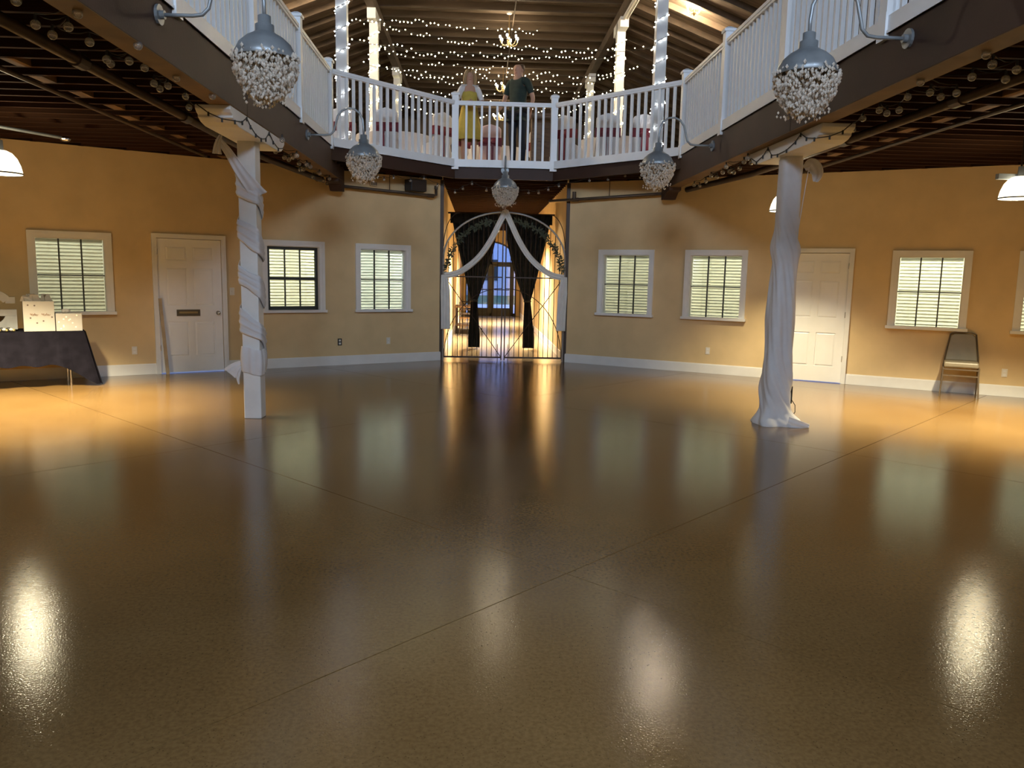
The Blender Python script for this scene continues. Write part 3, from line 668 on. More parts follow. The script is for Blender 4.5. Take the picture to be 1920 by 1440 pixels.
def gooseneck(x, y, z, sx, sy, label, short=False):
    # (x,y,z) shade rim centre; (sx,sy) unit direction back to the wall plate
    r = thing('barn_lamp', (x, y, z), 0, label, 'lamp', 'crystal barn lamps on the gallery edge')
    link('shade', shp, r); tag(link('crystal_bowl', cm, r), kind='stuff')
    d = .74
    if short:
        MB().tube([(0, 0, .30), (0, 0, .50), (0, sy*.03, .56), (0, sy*.09, .585), (0, sy*.17, .575), (0, sy*.21, .52), (0, sy*.23, .43), (0, sy*.28, .385), (0, sy*.37, .38)], .014, 8).build('gooseneck', M['galv'], r, smooth=True); d = .37
        zz = .38
    else:
        pts = [(0, .29), (0, .40), (.01, .50), (.05, .585), (.12, .635), (.20, .645), (.28, .61), (.335, .54), (.36, .45), (.385, .35), (.43, .305), (.50, .295), (.60, .295), (.735, .295)]
        MB().tube([(sx*a, sy*a, b) for a, b in pts], .014, 8).build('gooseneck', M['galv'], r, smooth=True); zz = .295
    MB().tube([(sx*(d-.02), sy*(d-.02), zz), (sx*d, sy*d, zz)], .07, 16).tube([(sx*(d-.05), sy*(d-.05), zz), (sx*(d-.02), sy*(d-.02), zz)], .03, 12).build('wall_plate', M['galv'], r)
    return r
gooseneck(-1.544, 5.90, 3.09, -1, 0, 'crystal-fringed barn lamp on the left girder, farther from the gate')
gooseneck(-1.544, 10.69, 3.09, -1, 0, 'crystal-fringed barn lamp on the left girder, closer to the gate')
gooseneck(2.36, 10.68, 3.09, 1, 0, 'crystal-fringed barn lamp on the right girder, closer to the gate')
gooseneck(2.36, 5.86, 3.09, 1, 0, 'crystal-fringed barn lamp on the right girder, farther from the gate')
gooseneck(.43, 14.02, 3.09, 0, 1, 'crystal-fringed barn lamp hanging in front of the gate', True)

# ---- pendant dome lamps under the gallery
def pendant(x, y, label, power, arm=False):
    r = thing('pendant_lamp', (x, y, 2.60), 0, label, 'lamp', 'lit dome lamps under the gallery')
    MB().lathe([(.02, .25), (.06, .245), (.11, .22), (.155, .165), (.185, .09), (.198, .03), (.2, 0), (.195, 0), (.18, .09), (.15, .16), (.10, .21), (.02, .235)], n=28).build('glass_shade', M['shade'], r, smooth=True)
    MB().lathe([(.2005, -.004), (.206, -.004), (.206, .012), (.2005, .012)], n=28).build('rim', M['galv'], r)
    if arm: MB().box(-.24, .30, .02, .08, .215, .275).build('support_arm', M['galv'], r)
    MB().lathe([(.0, .36), (.03, .355), (.035, .25), (.05, .245), (.05, .235)], n=16).build('fitter', M['galv'], r)
    MB().tube([(0, 0, .35), (0, 0, ZD-2.60)], .01, 8).build('stem', M['iron'], r)
    MB().ball((0, 0, .175), .025, 10, 8).build('bulb', M['lbulb'], r)
    lamp('pendant_light', 'SPOT', (x, y, 2.63), power*3.6, WARM, .06, (0, 0, 0), math.radians(108), .8)
    lamp('pendant_glow', 'POINT', (x, y, 2.69), power*.08, WARM, .05)
    return r
pendant(-5.20, 8.95, 'lit white dome lamp near the gift table', 420)
pendant(6.12, 8.87, 'lit white dome lamp near the stacking chair', 290, True)
pendant(4.33, 11.22, 'lit white dome lamp behind the right column', 80)
pendant(-5.2, -1.3, 'lit white dome lamp in the back left part of the hall', 210)
pendant(6.1, -1.3, 'lit white dome lamp in the back right part of the hall', 210)
pendant(0.46, -4.9, 'lit white dome lamp at the back of the hall', 210)
cdn = thing('conduit', (0, 0, 0), 0, 'bright metal conduit arm by the left dome lamp', 'conduit')
MB().tube([(-5.55, 9.1, 3.16), (-4.95, 9.75, 3.12)], .018, 8).build('tube', M['galv'], cdn)
MB().ball((-4.92, 9.78, 3.11), .04, 10, 8, (1.6, 1.2, .8)).build('end_cap', M['chrome'], cdn)

# ---- sprinkler pipes
def pipe(pts, r, label, couplings=()):
    t = thing('sprinkler_pipe', pts[0], 0, label, 'pipe'); o = Vector(pts[0])
    MB().tube([Vector(p)-o for p in pts], r, 10).build('pipe_run', M['pipe'], t, smooth=True)
    for c in couplings:
        a, b = Vector(c[0])-o, Vector(c[1])-o; MB().tube([a, b], r*1.35, 10).build('coupling', M['pipe'], t)
    return t
pipe([(-3.12, 2.0, 3.20), (-3.12, 10.6, 3.20), (-3.02, 11.6, 3.18), (-2.55, 12.9, 3.07)], .045, 'thick sprinkler pipe under the left gallery joists', [((-3.12, 6.4, 3.2), (-3.12, 6.55, 3.2)), ((-3.12, 8.6, 3.2), (-3.12, 8.75, 3.2))])
pipe([(4.12, 2.0, 3.20), (4.12, 10.6, 3.20), (4.02, 11.8, 3.18), (3.40, 13.1, 3.07)], .045, 'thick sprinkler pipe under the right gallery joists', [((4.12, 6.8, 3.2), (4.12, 6.95, 3.2)), ((4.12, 8.9, 3.2), (4.12, 9.05, 3.2))])
pipe([(-4.0, 2.0, 3.24), (-4.0, 11.9, 3.24)], .022, 'thin pipe under the left gallery joists')
pipe([(4.86, 2.0, 3.24), (4.86, 11.9, 3.24)], .022, 'thin pipe under the right gallery joists')
pts = [WL(1.95, .12, 3.04), WL(.25, .12, 3.0), WL(.19, .12, 3.02), WL(.19, .12, 3.17)]
pipe(pts, .026, 'wall pipe with an upturned end under the speaker', [(WL(.19, .12, 3.12), WL(.19, .12, 3.18)), (WL(.24, .12, 3.0), WL(.36, .12, 3.0))])
pts = [WR(1.95, .12, 3.06), WR(.17, .12, 3.0), WR(-.35, .10, 2.99)]
pipe(pts, .026, 'wall pipe running to the gate on the right wall', [(WR(.13, .12, 3.0), WR(.25, .12, 3.0)), (WR(.17, .12, 3.0), WR(.17, .12, 3.14))])
for p, q in ((WL(1.1, .12, 3.02), WL(1.1, .12, ZC)), (WR(.85, .12, 3.03), WR(.85, .12, ZC))):
    tag(MB().tube([p, q], .007, 6).build('pipe_hanger', M['pipe']), 'thin rod hanger holding the %s wall pipe' % ('left' if p.x < 0 else 'right'), 'hanger')

# ---- speaker, wall box, outlets, switch
def wall_thing(name, MW, t, z, label, cat):
    m = MW(t, 0, z); r = thing(name, m.translation, 0, label, cat); m.translation = (0, 0, 0); return r, m
r, m = wall_thing('loudspeaker', MWL, .60, 3.15, 'black wall loudspeaker above the left gate-side window', 'speaker')
MB().prism([(-.19, .06), (.19, .06), (.15, .26), (-.15, .26)][::-1], -.10, .10, m).build('cabinet', M['dark'], r, bevel=.012)
MB().box(-.14, .14, .26, .268, -.085, .085, m).build('grille', M['iron'], r)
MB().box(-.03, .03, .002, .065, -.03, .03, m).build('bracket', M['dark'], r)
r, m = wall_thing('junction_box', MWL, 1.36, 3.17, 'small tan junction box high on the left wall', 'box')
MB().box(-.065, .065, 0, .05, -.075, .075, m).build('housing', M['wall'], r, bevel=.006)
for k in range(4): MB().box(-.05+.028*k, -.036+.028*k, .05, .054, -.065, -.01, m).build('vent_slot', M['dark'], r)
def outlet(MW, t, z, label, mt='plastic', switch=False):
    r, m = wall_thing('light_switch' if switch else 'wall_outlet', MW, t, z, label, 'switch' if switch else 'outlet')
    MB().box(-.037, .037, 0, .007, -.06, .06, m).build('plate', M[mt], r, bevel=.002)
    if switch: MB().box(-.006, .006, .007, .018, -.012, .012, m).build('toggle', M[mt], r)
    else:
        for s in (-1, 1): MB().box(-.018, .018, .007, .010, s*.026-.016, s*.026+.016, m).build('socket', M['dark' if mt == 'plastic' else 'plastic'] if mt != 'plastic' else M['trim'], r)
outlet(MWL, 1.993, .405, 'black outlet plate low on the left wall', 'dark')
outlet(MWL, 1.077, .40, 'pale outlet below the left gate-side window')
outlet(MWL, 5.24, .375, 'pale outlet between gift table and left door')
outlet(MWL, 3.785, 1.27, 'pale light switch between left door and left column', switch=True)
outlet(MWR, 2.724, .39, 'pale outlet below the window beside the right column')
outlet(MWR, 7.09, .345, 'pale outlet right of the stacking chair')

# ---- gate
YG = JY+.06
gt = thing('iron_gate', (AX, YG, 0), 0, 'dark wrought iron double gate with arched top across the corridor', 'gate')
g0, g1 = JL-AX+.03, JR-AX-.03; hw = (g1-g0)/2; gz0, gz1 = .065, 1.57
def arch(x): return 1.92 + .82*math.sqrt(max(0, 1-((x-(g0+g1)/2)/hw)**2))
MB().bar((g0, 0, gz0), (-.03, 0, gz0), .02, .03).build('bottom_bar', M['iron'], gt); MB().bar((.03, 0, gz0), (g1, 0, gz0), .02, .03).build('bottom_bar', M['iron'], gt)
MB().bar((g0, 0, gz1), (-.03, 0, gz1), .016, .022).build('middle_bar', M['iron'], gt); MB().bar((.03, 0, gz1), (g1, 0, gz1), .016, .022).build('middle_bar', M['iron'], gt)
nb = 12
for s in (-1, 1):
    for k in range(1, nb):
        x = s*(.03+(hw-.03)*k/nb)
        MB().tube([(x, 0, gz0), (x, 0, arch(x))], .0068, 6, False).build('bar', M['iron'], gt)
    MB().bar((s*.03, 0, 0.01), (s*.03, 0, arch(0)), .022, .022).build('meeting_stile', M['iron'], gt)
    MB().bar((s*(hw-.005), 0, .02), (s*(hw-.005), 0, arch(hw)), .026, .026).build('hinge_stile', M['iron'], gt)
    MB().tube([(s*(hw-.02), 0, gz1), (s*.03, 0, gz0)], .008, 6).build('diagonal_brace', M['iron'], gt)
    MB().tube([(s*(hw-.02-(hw-.05)*math.sin(a*PI/20)**1.0), 0, gz0+(1.30)*(1-math.cos(a*PI/20))) if False else (s*(.03+(hw-.05)*math.cos(a*PI/2/14)), 0, gz0+1.30*math.sin(a*PI/2/14)) for a in range(15)], .008, 6).build('curved_brace', M['iron'], gt)
    MB().tube([(s*.10, -.005, 0.0), (s*.10, -.005, .32)], .007, 6).build('drop_bolt', M['iron'], gt)
    MB().tube([(s*(hw+.0-.30*(1-math.cos(a*PI/2/10))), 0, 2.12+.62*math.sin(a*PI/2/10)) for a in range(11)], .008, 6).build('corner_scroll', M['iron'], gt)
    for z in (.35, 1.45): MB().tube([(s*(hw+.01), -.012, z), (s*(hw+.01), -.012, z+.09)], .014, 8).build('hinge', M['iron'], gt)
ga = thing('metal_arch', (AX, YG-.07, 0), 0, 'grey metal arch over the gate', 'arch')
MB().tube([(x, 0, 1.90+.86*math.sqrt(max(0, 1-(x/1.13)**2))) for x in [1.13*math.sin(-PI/2+PI*k/28) for k in range(29)]], .017, 8).build('arch_tube', M['archm'], ga, smooth=True)
for s in (-1, 1): MB().tube([(s*1.13, 0, 0), (s*1.13, 0, 1.90)], .017, 8).build('upright', M['archm'], ga)

# garland along the arch
gl = thing('leaf_garland', (AX, YG-.12, 0), 0, 'dark green leafy garland along the gate arch', 'garland')
MB().tube([(x, 0, 1.66+.95*math.sqrt(max(0, 1-(x/1.06)**2))) for x in [1.055*math.sin(-PI/2+PI*k/28) for k in range(29)]], .008, 6).build('stem', M['leaf'], gl)
lv = MB(); rnd = random.Random(11)
for k in range(400):
    th = -PI/2+PI*rnd.random()
    if abs(th) < .16: continue
    x = 1.055*math.sin(th); z = 1.66+.95*math.cos(th); c = Vector((x, 0, z)); a = rnd.uniform(0, 2*PI); el = rnd.uniform(-1, 1)
    d = Vector((math.cos(a), .6*el, math.sin(a))).normalized(); L = rnd.uniform(.05, .10); sd = d.cross(Vector((rnd.uniform(-1, 1), 1, rnd.uniform(-1, 1)))).normalized()*L*.20
    up = d.cross(sd).normalized()*.008; c += d*.01
    lv.add([c, c+d*L*.5+sd+up, c+d*L, c+d*L*.5-sd+up], [(0, 1, 2), (0, 2, 3)])
tag(lv.build('leaves', M['leaf'], gl), kind='stuff')

# white swag sashes and their hanging tails
sw = thing('white_sash', (AX, YG-.21, 0), 0, 'white sash swagged from the arch peak to both gate posts', 'sash')
def swag(s):
    P = [(0, 2.77), (.12, 2.52), (.26, 2.24), (.44, 1.97), (.65, 1.77), (.88, 1.63), (1.10, 1.585)]
    return strip([(s*x, 0, z) for x, z in P], .105, 'swag', sw, 'sash', amp=.016, nf=2.5, n=50)
swag(1); swag(-1)
for s in (-1, 1):
    strip([(s*1.11, .0, 1.60), (s*1.085, 0, 1.3), (s*1.075, 0, .95), (s*1.07, 0, .60)], lambda v: .10+.07*min(1, v*3), 'tail', sw, 'sash', amp=.016, nf=3)
MB().ball((0, 0, 2.775), .035, 10, 8).build('peak_knot', M['sash'], sw)

# black tied-back curtains inside the corridor
YCU = 17.2
cr = tag(MB().tube([(JL+.01, YCU, 2.915), (JR-.01, YCU, 2.915)], .018, 8).build('curtain_rod', M['iron']), 'dark curtain rod across the corridor', 'rod')
def curtain(s, label, xt, xb):
    c = thing('black_curtain', (AX, YCU, 0), 0, label, 'curtain', 'tied-back corridor curtains')
    tz = 1.05
    def fn(u, v):
        z = 2.90-2.88*v; k = (2.90-z)/(2.90-tz)
        if z > tz:
            outer = 1.08+(xt+.07-1.08)*k**1.15; inner = .06+(xt-.07-.06)*(k**1.6)
        else:
            q = min(1, (tz-z)/.8); outer = xt+.07+(xb+.13-xt-.07)*q; inner = xt-.07+(xb-.13-xt+.07)*q
        x = inner+(outer-inner)*u; amp = .05*(1-.65*min(1, k)) if z > tz else .03
        return (s*x, amp*math.sin(u*2*PI*9+.7*math.sin(v*5)), z+.0)
    MB().grid(fn, 110, 60).build('drape', M['black'], c, smooth=True)
    MB().lathe([(.075, -.025), (.085, -.01), (.085, .01), (.075, .025)], (s*xt, 0, tz), 18).build('tie_band', M['black'], c)
    MB().box(-.02, 1.10, -.02, .02, 2.70, 2.90, Matrix.Scale(s, 4, Vector((1, 0, 0)))).build('heading', M['black'], c)
curtain(-1, 'black tied-back curtain nearest the corridor table', .565, .56); curtain(1, 'black tied-back curtain by the corridor right wall', .60, .64)

# corridor furniture
tb = thing('side_table', (-.36, 22.0, 0), 0, 'dark table along the corridor left wall behind the gate', 'table')
MB().box(-.30, .30, -.6, .6, .70, .74).build('table_top', M['wood'], tb)
for x in (-.26, .26):
    for y in (-.55, .55): MB().bar((x, y, 0), (x, y, .70), .04, .04).build('leg', M['iron'], tb)
MB().box(-.26, .26, -.55, .55, .20, .22).build('lower_shelf', M['wood'], tb)
def cafe_chair(x, y, rz_, label):
    c = thing('metal_chair', (x, y, 0), rz_, label, 'chair', 'corridor chairs')
    MB().box(-.2, .2, -.2, .2, .44, .465).build('seat', M['wood'], c)
    for sx in (-.18, .18):
        MB().tube([(sx, -.18, 0), (sx, -.18, .44)], .012, 6).build('leg', M['iron'], c)
        MB().tube([(sx, .19, 0), (sx, .18, .44), (sx, .22, .88)], .012, 6).build('leg', M['iron'], c)
    for z in (.56, .68, .80): MB().bar((-.18, .2, z), (.18, .2, z), .012, .03).build('back_rung', M['iron'], c)
    MB().bar((-.18, -.18, .2), (.18, -.18, .2), .012, .012).build('stretcher', M['iron'], c)
cafe_chair(-.33, 21.0, PI, 'ladder-back metal chair in front of the corridor table'); cafe_chair(-.30, 23.2, 0, 'ladder-back metal chair behind the corridor table')
mt_ = tag(MB().box(-.62, .12, 20.6, 23.4, 0.0005, .008).build('floor_mat', M['rug']), 'grey mat under the corridor table', 'mat')
mt2 = tag(MB().box(-.3, 1.3, 29.2, 30.6, 0.0005, .008).build('floor_mat', M['rug']), 'grey entrance mat at the glass doors', 'mat')
dl = thing('corridor_lamp', (.48, 19.0, ZC-.002), 0, 'round ceiling lamp in the corridor behind the curtains', 'lamp', 'corridor ceiling lamps')
MB().lathe([(.0, -.36), (.08, -.35), (.13, -.32), (.15, -.275), (.15, -.27), (0, -.26)], n=20).build('diffuser', M['shade'], dl, smooth=True)
MB().tube([(0, 0, -.27), (0, 0, ZD-ZC)], .012, 8).build('stem', M['iron'], dl)
d2 = copy_tree(dl); d2.location.y = 26.0; d2['label'] = 'round ceiling lamp near the corridor glass doors'
rl = thing('recessed_lamp', (.48, 16.05, ZD-.004), 0, 'recessed lamp between the corridor joists inside the gate', 'lamp', 'corridor ceiling lamps')
MB().lathe([(0, -.03), (.09, -.03), (.10, 0), (0, 0)], n=18).build('diffuser', M['shade'], rl)
lamp('corridor_light', 'AREA', (.48, 19.0, ZC-.38), 170, SOFT, .25, None, math.radians(120)); lamp('corridor_light', 'AREA', (.48, 26.0, ZC-.38), 170, SOFT, .25, None, math.radians(120)); lamp('corridor_light', 'AREA', (.48, 16.05, ZD-.05), 12, SOFT, .16, None, math.radians(115))

# ---- gift table on the left
m0 = MWL(7.0, .52, 0); rot = math.atan2(-SA, -CA)
tbl = thing('folding_table', m0.translation, 0, 'folding table under the dark purple cloth', 'table'); m = m0.copy(); m.translation = (0, 0, 0)
MB().box(-1.02, 1.02, -.36, .36, .715, .74, m).build('table_top', M['plastic'], tbl)
for x in (-.85, .85):
    for y in (-.28, .28): MB().tube([m @ Vector((x, y, 0)), m @ Vector((x, y, .715))], .016, 8).build('leg', M['chrome'], tbl)
tc = thing('tablecloth', m0.translation, 0, 'dark purple cloth draped over the gift table', 'tablecloth')
# drape: perimeter strip with folds, front hem high, corner point reaching the floor
def cloth():
    mb = MB(); hx, hy = 1.03, .37
    mb.box(-hx, hx, -hy, hy, .741, .747, m)
    per = []
    N = 60
    for k in range(N+1): per.append((-hx+2*hx*k/N, hy, 'f', k/N))       # room side from gate end to far end
    def hem(kind, q):
        if kind == 'f':
            d = 2*hx*q
            return max(.02, .30-.30*math.exp(-(d/.16)**2)*.98)+.012*math.sin(q*40)
    vs = []; fs = []
    rows = 10
    for j in range(rows):
        v = j/(rows-1)
        for (x, y, kd, q) in per:
            hz = hem(kd, q); z = .745+(hz-.745)*v; out = .02+.05*v+.022*v*math.sin(q*46+1.2*math.sin(q*9)); ex = -.16*v*math.exp(-(2*hx*q/.12)**2)
            vs.append(m @ Vector((x+ex, y+out, z)))
    n = len(per)
    for j in range(rows-1):
        for k in range(n-1): fs.append((j*n+k, j*n+k+1, (j+1)*n+k+1, (j+1)*n+k))
    mb.add(vs, fs)
    # gate-end side panel
    vs = []; fs = []; N2 = 24
    for j in range(rows):
        v = j/(rows-1)
        for k in range(N2+1):
            q = k/N2; y = hy-2*hy*q; hz = max(.02, .30-.30*math.exp(-(2*hy*q/.20)**2)*.98); z = .745+(hz-.745)*v
            out = .02+.05*v+.02*v*math.sin(q*24+1)+.10*v*math.exp(-(2*hy*q/.12)**2); ey = .07*v*math.exp(-(2*hy*q/.10)**2)
            vs.append(m @ Vector((-hx-out, y+ey, z)))
    for j in range(rows-1):
        for k in range(N2): fs.append((j*(N2+1)+k, j*(N2+1)+k+1, (j+1)*(N2+1)+k+1, (j+1)*(N2+1)+k))
    mb.add(vs, fs); return mb
cloth().build('cloth', M['cloth'], tc, smooth=False)
ZT = .7475
def on_table(x, y): return (m0 @ Vector((x, y, ZT)))
mr = m.to_3x3().to_4x4()
def gift_box(name, x, y, sx, sy, sz, rzz, label, big):
    p = on_table(x, y); g = thing(name, p, 0, label, 'box', 'white gift boxes'); mm = mr @ Matrix.Rotation(rzz, 4, 'Z')
    MB().box(-sx/2, sx/2, -sy/2, sy/2, 0, sz, mm).build('box_body', M['box'], g, bevel=.004)
    rd = random.Random(len(label)); sp = MB()
    for k in range(11 if not big else 6):
        u, v = rd.uniform(-.45, .45)*sx, rd.uniform(.12, .9)*sz; q = [(u+.011*math.cos(a*PI/4), v+.011*math.sin(a*PI/4)) for a in range(8)]
        MB().add([mm @ Vector((a, sy/2+.0012, b)) for a, b in q], [tuple(range(8))]).build('foil_dot', M['spot' if not big else 'dot'], g)
    return g, mm
g1, mm = gift_box('gift_box', -.52, .12, .36, .30, .40, .0, 'tall white gift box with script lettering and tissue paper', True)
cu = MB()
for k, (u0, u1) in enumerate(((-.10, -.02), (.03, .12))):
    P = [(u0+(u1-u0)*i/40+.008*math.cos(i*.8), .225+.010*math.sin(i*.8)+.006*math.sin(i*.31)) for i in range(41)]
    cu.tube([mm @ Vector((-x, .153, z)) for x, z in P], .0028, 4)
cu.build('script_line', M['script'], g1)
ts = MB(); rnd = random.Random(5)
for k in range(9):
    x, y, h = rnd.uniform(-.14, .14), rnd.uniform(-.1, .1), rnd.uniform(.05, .10)
    ts.add([mm @ Vector(q) for q in ((x-.07, y, .40), (x+.07, y+.02, .40), (x+.05, y+rnd.uniform(-.05, .05), .40+h), (x-.04, y+rnd.uniform(-.05, .05), .40+h*.9))], [(0, 1, 2, 3)])
    ts.add([mm @ Vector(q) for q in ((x, y-.06, .40), (x+.02, y+.06, .40), (x+.03, y+.04, .40+h*.8), (x-.02, y-.05, .40+h))], [(0, 1, 2, 3)])
ts.build('tissue_paper', M['tissue'], g1)
g2, mm2 = gift_box('gift_box', -.865, .17, .31, .26, .235, .0, 'low white gift box with gold dots at the table corner', False)
MB().ball(tuple(mm2 @ Vector((.02, 0, .265))), .04, 10, 6, (1.4, 1.2, .8)).ball(tuple(mm2 @ Vector((.05, .01, .265))), .03, 8, 6).build('ribbon_rosette', M['tissue'], g2)
# marquee letter G
lg = thing('marquee_letter', on_table(-.03, .02), 0, 'large metal letter G standing on the gift table', 'letter')
def letter_G(scale):
    o = []; ni = 26
    a0, a1 = math.radians(38), math.radians(335)
    outer = [(.23*math.cos(a0+(a1-a0)*k/ni), .27+.27*math.sin(a0+(a1-a0)*k/ni)) for k in range(ni+1)]
    inner = [(.125*math.cos(a0+(a1-a0)*k/ni), .27+.165*math.sin(a0+(a1-a0)*k/ni)) for k in range(ni+1)]
    return outer, inner
ou, inn = letter_G(1); mb = MB(); sd_ = MB(); yb_, yf = -.05, .05
for k in range(len(ou)-1):
    q = [ou[k], ou[k+1], inn[k+1], inn[k]]
    # wall-local +x points away from the gate, so flip x for a readable letter
    f0 = [mr @ Vector((-x, yf, z)) for x, z in q]; b0 = [mr @ Vector((-x, yb_, z)) for x, z in q]
    mb.add(f0+b0, [(0, 1, 2, 3), (7, 6, 5, 4)]); sd_.add(f0+b0, [(0, 4, 5, 1), (2, 6, 7, 3)])
for q in ([(.04, .20), (.04, .285), (.245, .285), (.245, .20)], [(.125, .02), (.125, .199), (.245, .199), (.245, .02)], [(.125, .365), (.125, .45), (.235, .45), (.235, .365)]):
    f0 = [mr @ Vector((-x, yf+.002, z)) for x, z in q]; b0 = [mr @ Vector((-x, yb_, z)) for x, z in q]
    mb.add(f0+b0, [(0, 1, 2, 3), (7, 6, 5, 4)]); sd_.add(f0+b0, [(0, 4, 5, 1), (1, 5, 6, 2), (2, 6, 7, 3), (3, 7, 4, 0)])
mb.build('letter_face', M['letter'], lg); sd_.build('letter_edge', M['lside'], lg)
fv = thing('flower_spray', on_table(-.17, .28), 0, 'small gold and white flower spray before the letter G', 'decoration')
for k in range(14):
    x = .34*k/13-.05; c = mr @ Vector((x, .02*math.sin(k*2.1), .022+.01*(k % 3)))
    MB().ball(tuple(c), .024, 8, 6, (1, 1, .8)).build('blossom', M['gold' if k % 3 == 0 else 'tissue' if k % 3 == 1 else 'dark'], fv)

# ---- pole leaning on the left door
p0 = WL(4.80, .10, 0.0); p1 = WL(4.86, .035, 1.16)
tag(MB().bar(p0, p1, .045, .022, up=(WL(0, 1, 0)-WL(0, 0, 0))).build('wooden_stick', M['pine']), 'bare wooden stick leaning against the left white door', 'stick')

# ---- stacking chair on the right
m0 = MWR(6.52, .30, 0); ch = thing('stacking_chair', m0.translation, 0, 'taupe vinyl stacking chair against the right wall', 'chair'); m = m0.copy(); m.translation = (0, 0, 0)
MB().box(-.22, .22, -.16, .26, .43, .505, m).build('seat', M['vinyl'], ch, bevel=.02)
MB().prism([(-.21, 0), (.21, 0), (.16, .35), (.12, .39), (-.12, .39), (-.16, .35)], -.025, .02, m @ Matrix(((1, 0, 0, 0), (0, -.16, 1, -.15), (0, 1, .16, .50), (0, 0, 0, 1)))).build('backrest', M['vinyl'], ch, bevel=.012)
for s in (-1, 1):
    MB().tube([m @ Vector(q) for q in ((s*.245, .27, 0), (s*.225, .24, .30), (s*.225, .22, .43))], .011, 8).build('leg', M['cmetal'], ch)
    MB().tube([m @ Vector(q) for q in ((s*.235, -.24, 0), (s*.225, -.15, .43), (s*.215, -.15, .55), (s*.165, -.235, .89))], .011, 8).build('leg', M['cmetal'], ch)
    MB().bar(m @ Vector((s*.225, .22, .42)), m @ Vector((s*.225, -.15, .42)), .018, .022).build('side_rail', M['cmetal'], ch)
MB().bar(m @ Vector((-.225, .235, .40)), m @ Vector((.225, .235, .40)), .016, .02).build('front_rail', M['cmetal'], ch)
MB().bar(m @ Vector((-.225, .24, .31)), m @ Vector((.225, .24, .31)), .016, .02).build('stretcher', M['cmetal'], ch)
MB().tube([m @ Vector((-.165, -.235, .89)), m @ Vector((-.10, -.24, .915)), m @ Vector((.10, -.24, .915)), m @ Vector((.165, -.235, .89))], .011, 8).build('top_rail', M['cmetal'], ch)

# ---- globe string lights under the gallery
def ray_at_z(px, py, z):
    d = CF + CR*((px-960)/F) + CU*((720-py)/F); t = (z-EYE)/d.z; return Vector((d.x*t, d.y*t, z))
def ray_at_y(px, py, yy):
    d = CF + CR*((px-960)/F) + CU*((720-py)/F); t = yy/d.y; return Vector((d.x*t, yy, EYE+d.z*t))
gm = MB().ball((0, 0, -.045), .030, 14, 10).mesh('globe', M['globe'], True)
sk = MB().tube([(0, 0, -.018), (0, 0, .012)], .010, 8).mesh('socket', M['wire'])
def string(pix, z, label, sort=True, ycap=None):
    P = []
    for px, py in pix:
        p = ray_at_z(px, py, z)
        P.append(p)
    if sort: P.sort(key=lambda p: p.y)
    P = [p+Vector((0, 0, .045)) for p in P]
    s = thing('globe_string_light', P[0], 0, label, 'string light', 'clear globe strings under the gallery')
    pts = []
    for a, b in zip(P, P[1:]):
        for k in range(4):
            t = k/4; q = a.lerp(b, t); q.z += -.03*math.sin(PI*t)+.02; pts.append(q-P[0])
    pts.append(P[-1]-P[0]); MB().tube(pts, .004, 5, False).build('cable', M['wire'], s)
    for p in P:
        link('globe', gm, s, p-P[0]); link('socket', sk, s, p-P[0])
L1 = [(305, 210), (450, 300), (585, 230), (665, 115), (768, 360), (915, 510), (948, 545), (1107, 522), (1240, 580), (1183, 390), (1320, 715), (1370, 760), (1440, 735), (1512, 668), (1590, 825), (1620, 920), (1722, 960), (1820, 825)]
Lp = [(30, 1)]+[(x/4.571, y/4.571) for x, y in L1]
L2 = [(1015, 615), (940, 745), (980, 725), (1040, 810), (1090, 835), (1135, 810), (1178, 790), (1205, 880), (1290, 890), (1330, 915), (1215, 950), (1255, 945), (1435, 990), (1360, 1030), (1405, 1060), (1475, 1075), (1545, 1050), (1520, 1105)]
string(Lp, 3.09, 'clear globe lights strung beside the left girder short of the column')
string([(360+x/6, 160+y/6) for x, y in L2], 3.05, 'clear globe lights strung from the left column to the wall')
R1 = [(887, 180), (935, 257), (1128, 300), (773, 357), (1040, 375), (365, 397), (440, 480), (525, 515), (650, 485), (262, 515), (195, 620), (97, 645), (37, 620)]
Rp = [(1640+x/4.236, 60+y/4.236) for x, y in R1]+[(1576, 244), (1599, 243), (1618, 222)]
string(Rp, 3.09, 'clear globe lights strung beside the right girder short of the column')
R2_ = [(345, 910), (365, 890), (385, 915), (408, 910), (320, 948), (245, 938), (225, 970), (265, 965), (288, 970), (160, 990), (192, 997), (65, 1040), (130, 1020), (95, 1045)]
string([(1280+x/3, y/3) for x, y in R2_], 3.05, 'clear globe lights strung from the right column to the wall')
P3 = [(676, 342), (700, 336), (720, 338), (738, 335), (770, 340), (795, 336), (820, 350), (853, 362), (868, 355), (885, 346), (912, 358), (991, 363), (1010, 363), (1028, 357), (1048, 350), (1105, 340), (1140, 338), (1172, 331), (1200, 334)]
def string_y(pix, ys, label):
    P = [ray_at_y(px, py, yv)+Vector((0, 0, .045)) for (px, py), yv in zip(pix, ys)]
    s = thing('globe_string_light', P[0], 0, label, 'string light', 'clear globe strings under the gallery')
    pts = []
    for a, b in zip(P, P[1:]):
        for k in range(4): t = k/4; q = a.lerp(b, t); q.z += .02-.03*math.sin(PI*t); pts.append(q-P[0])
    pts.append(P[-1]-P[0]); MB().tube(pts, .004, 5, False).build('cable', M['wire'], s)
    for p in P: link('globe', gm, s, p-P[0], 0, (.75,)*3); link('socket', sk, s, p-P[0])
string_y(P3, [12.9+1.35*min(1, (px-640)/210) if px < 850 else 14.25 if px < 1040 else 14.2-1.35*min(1, (px-1040)/230) for px, py in P3], 'clear globe lights strung along the gallery rim over the gate')
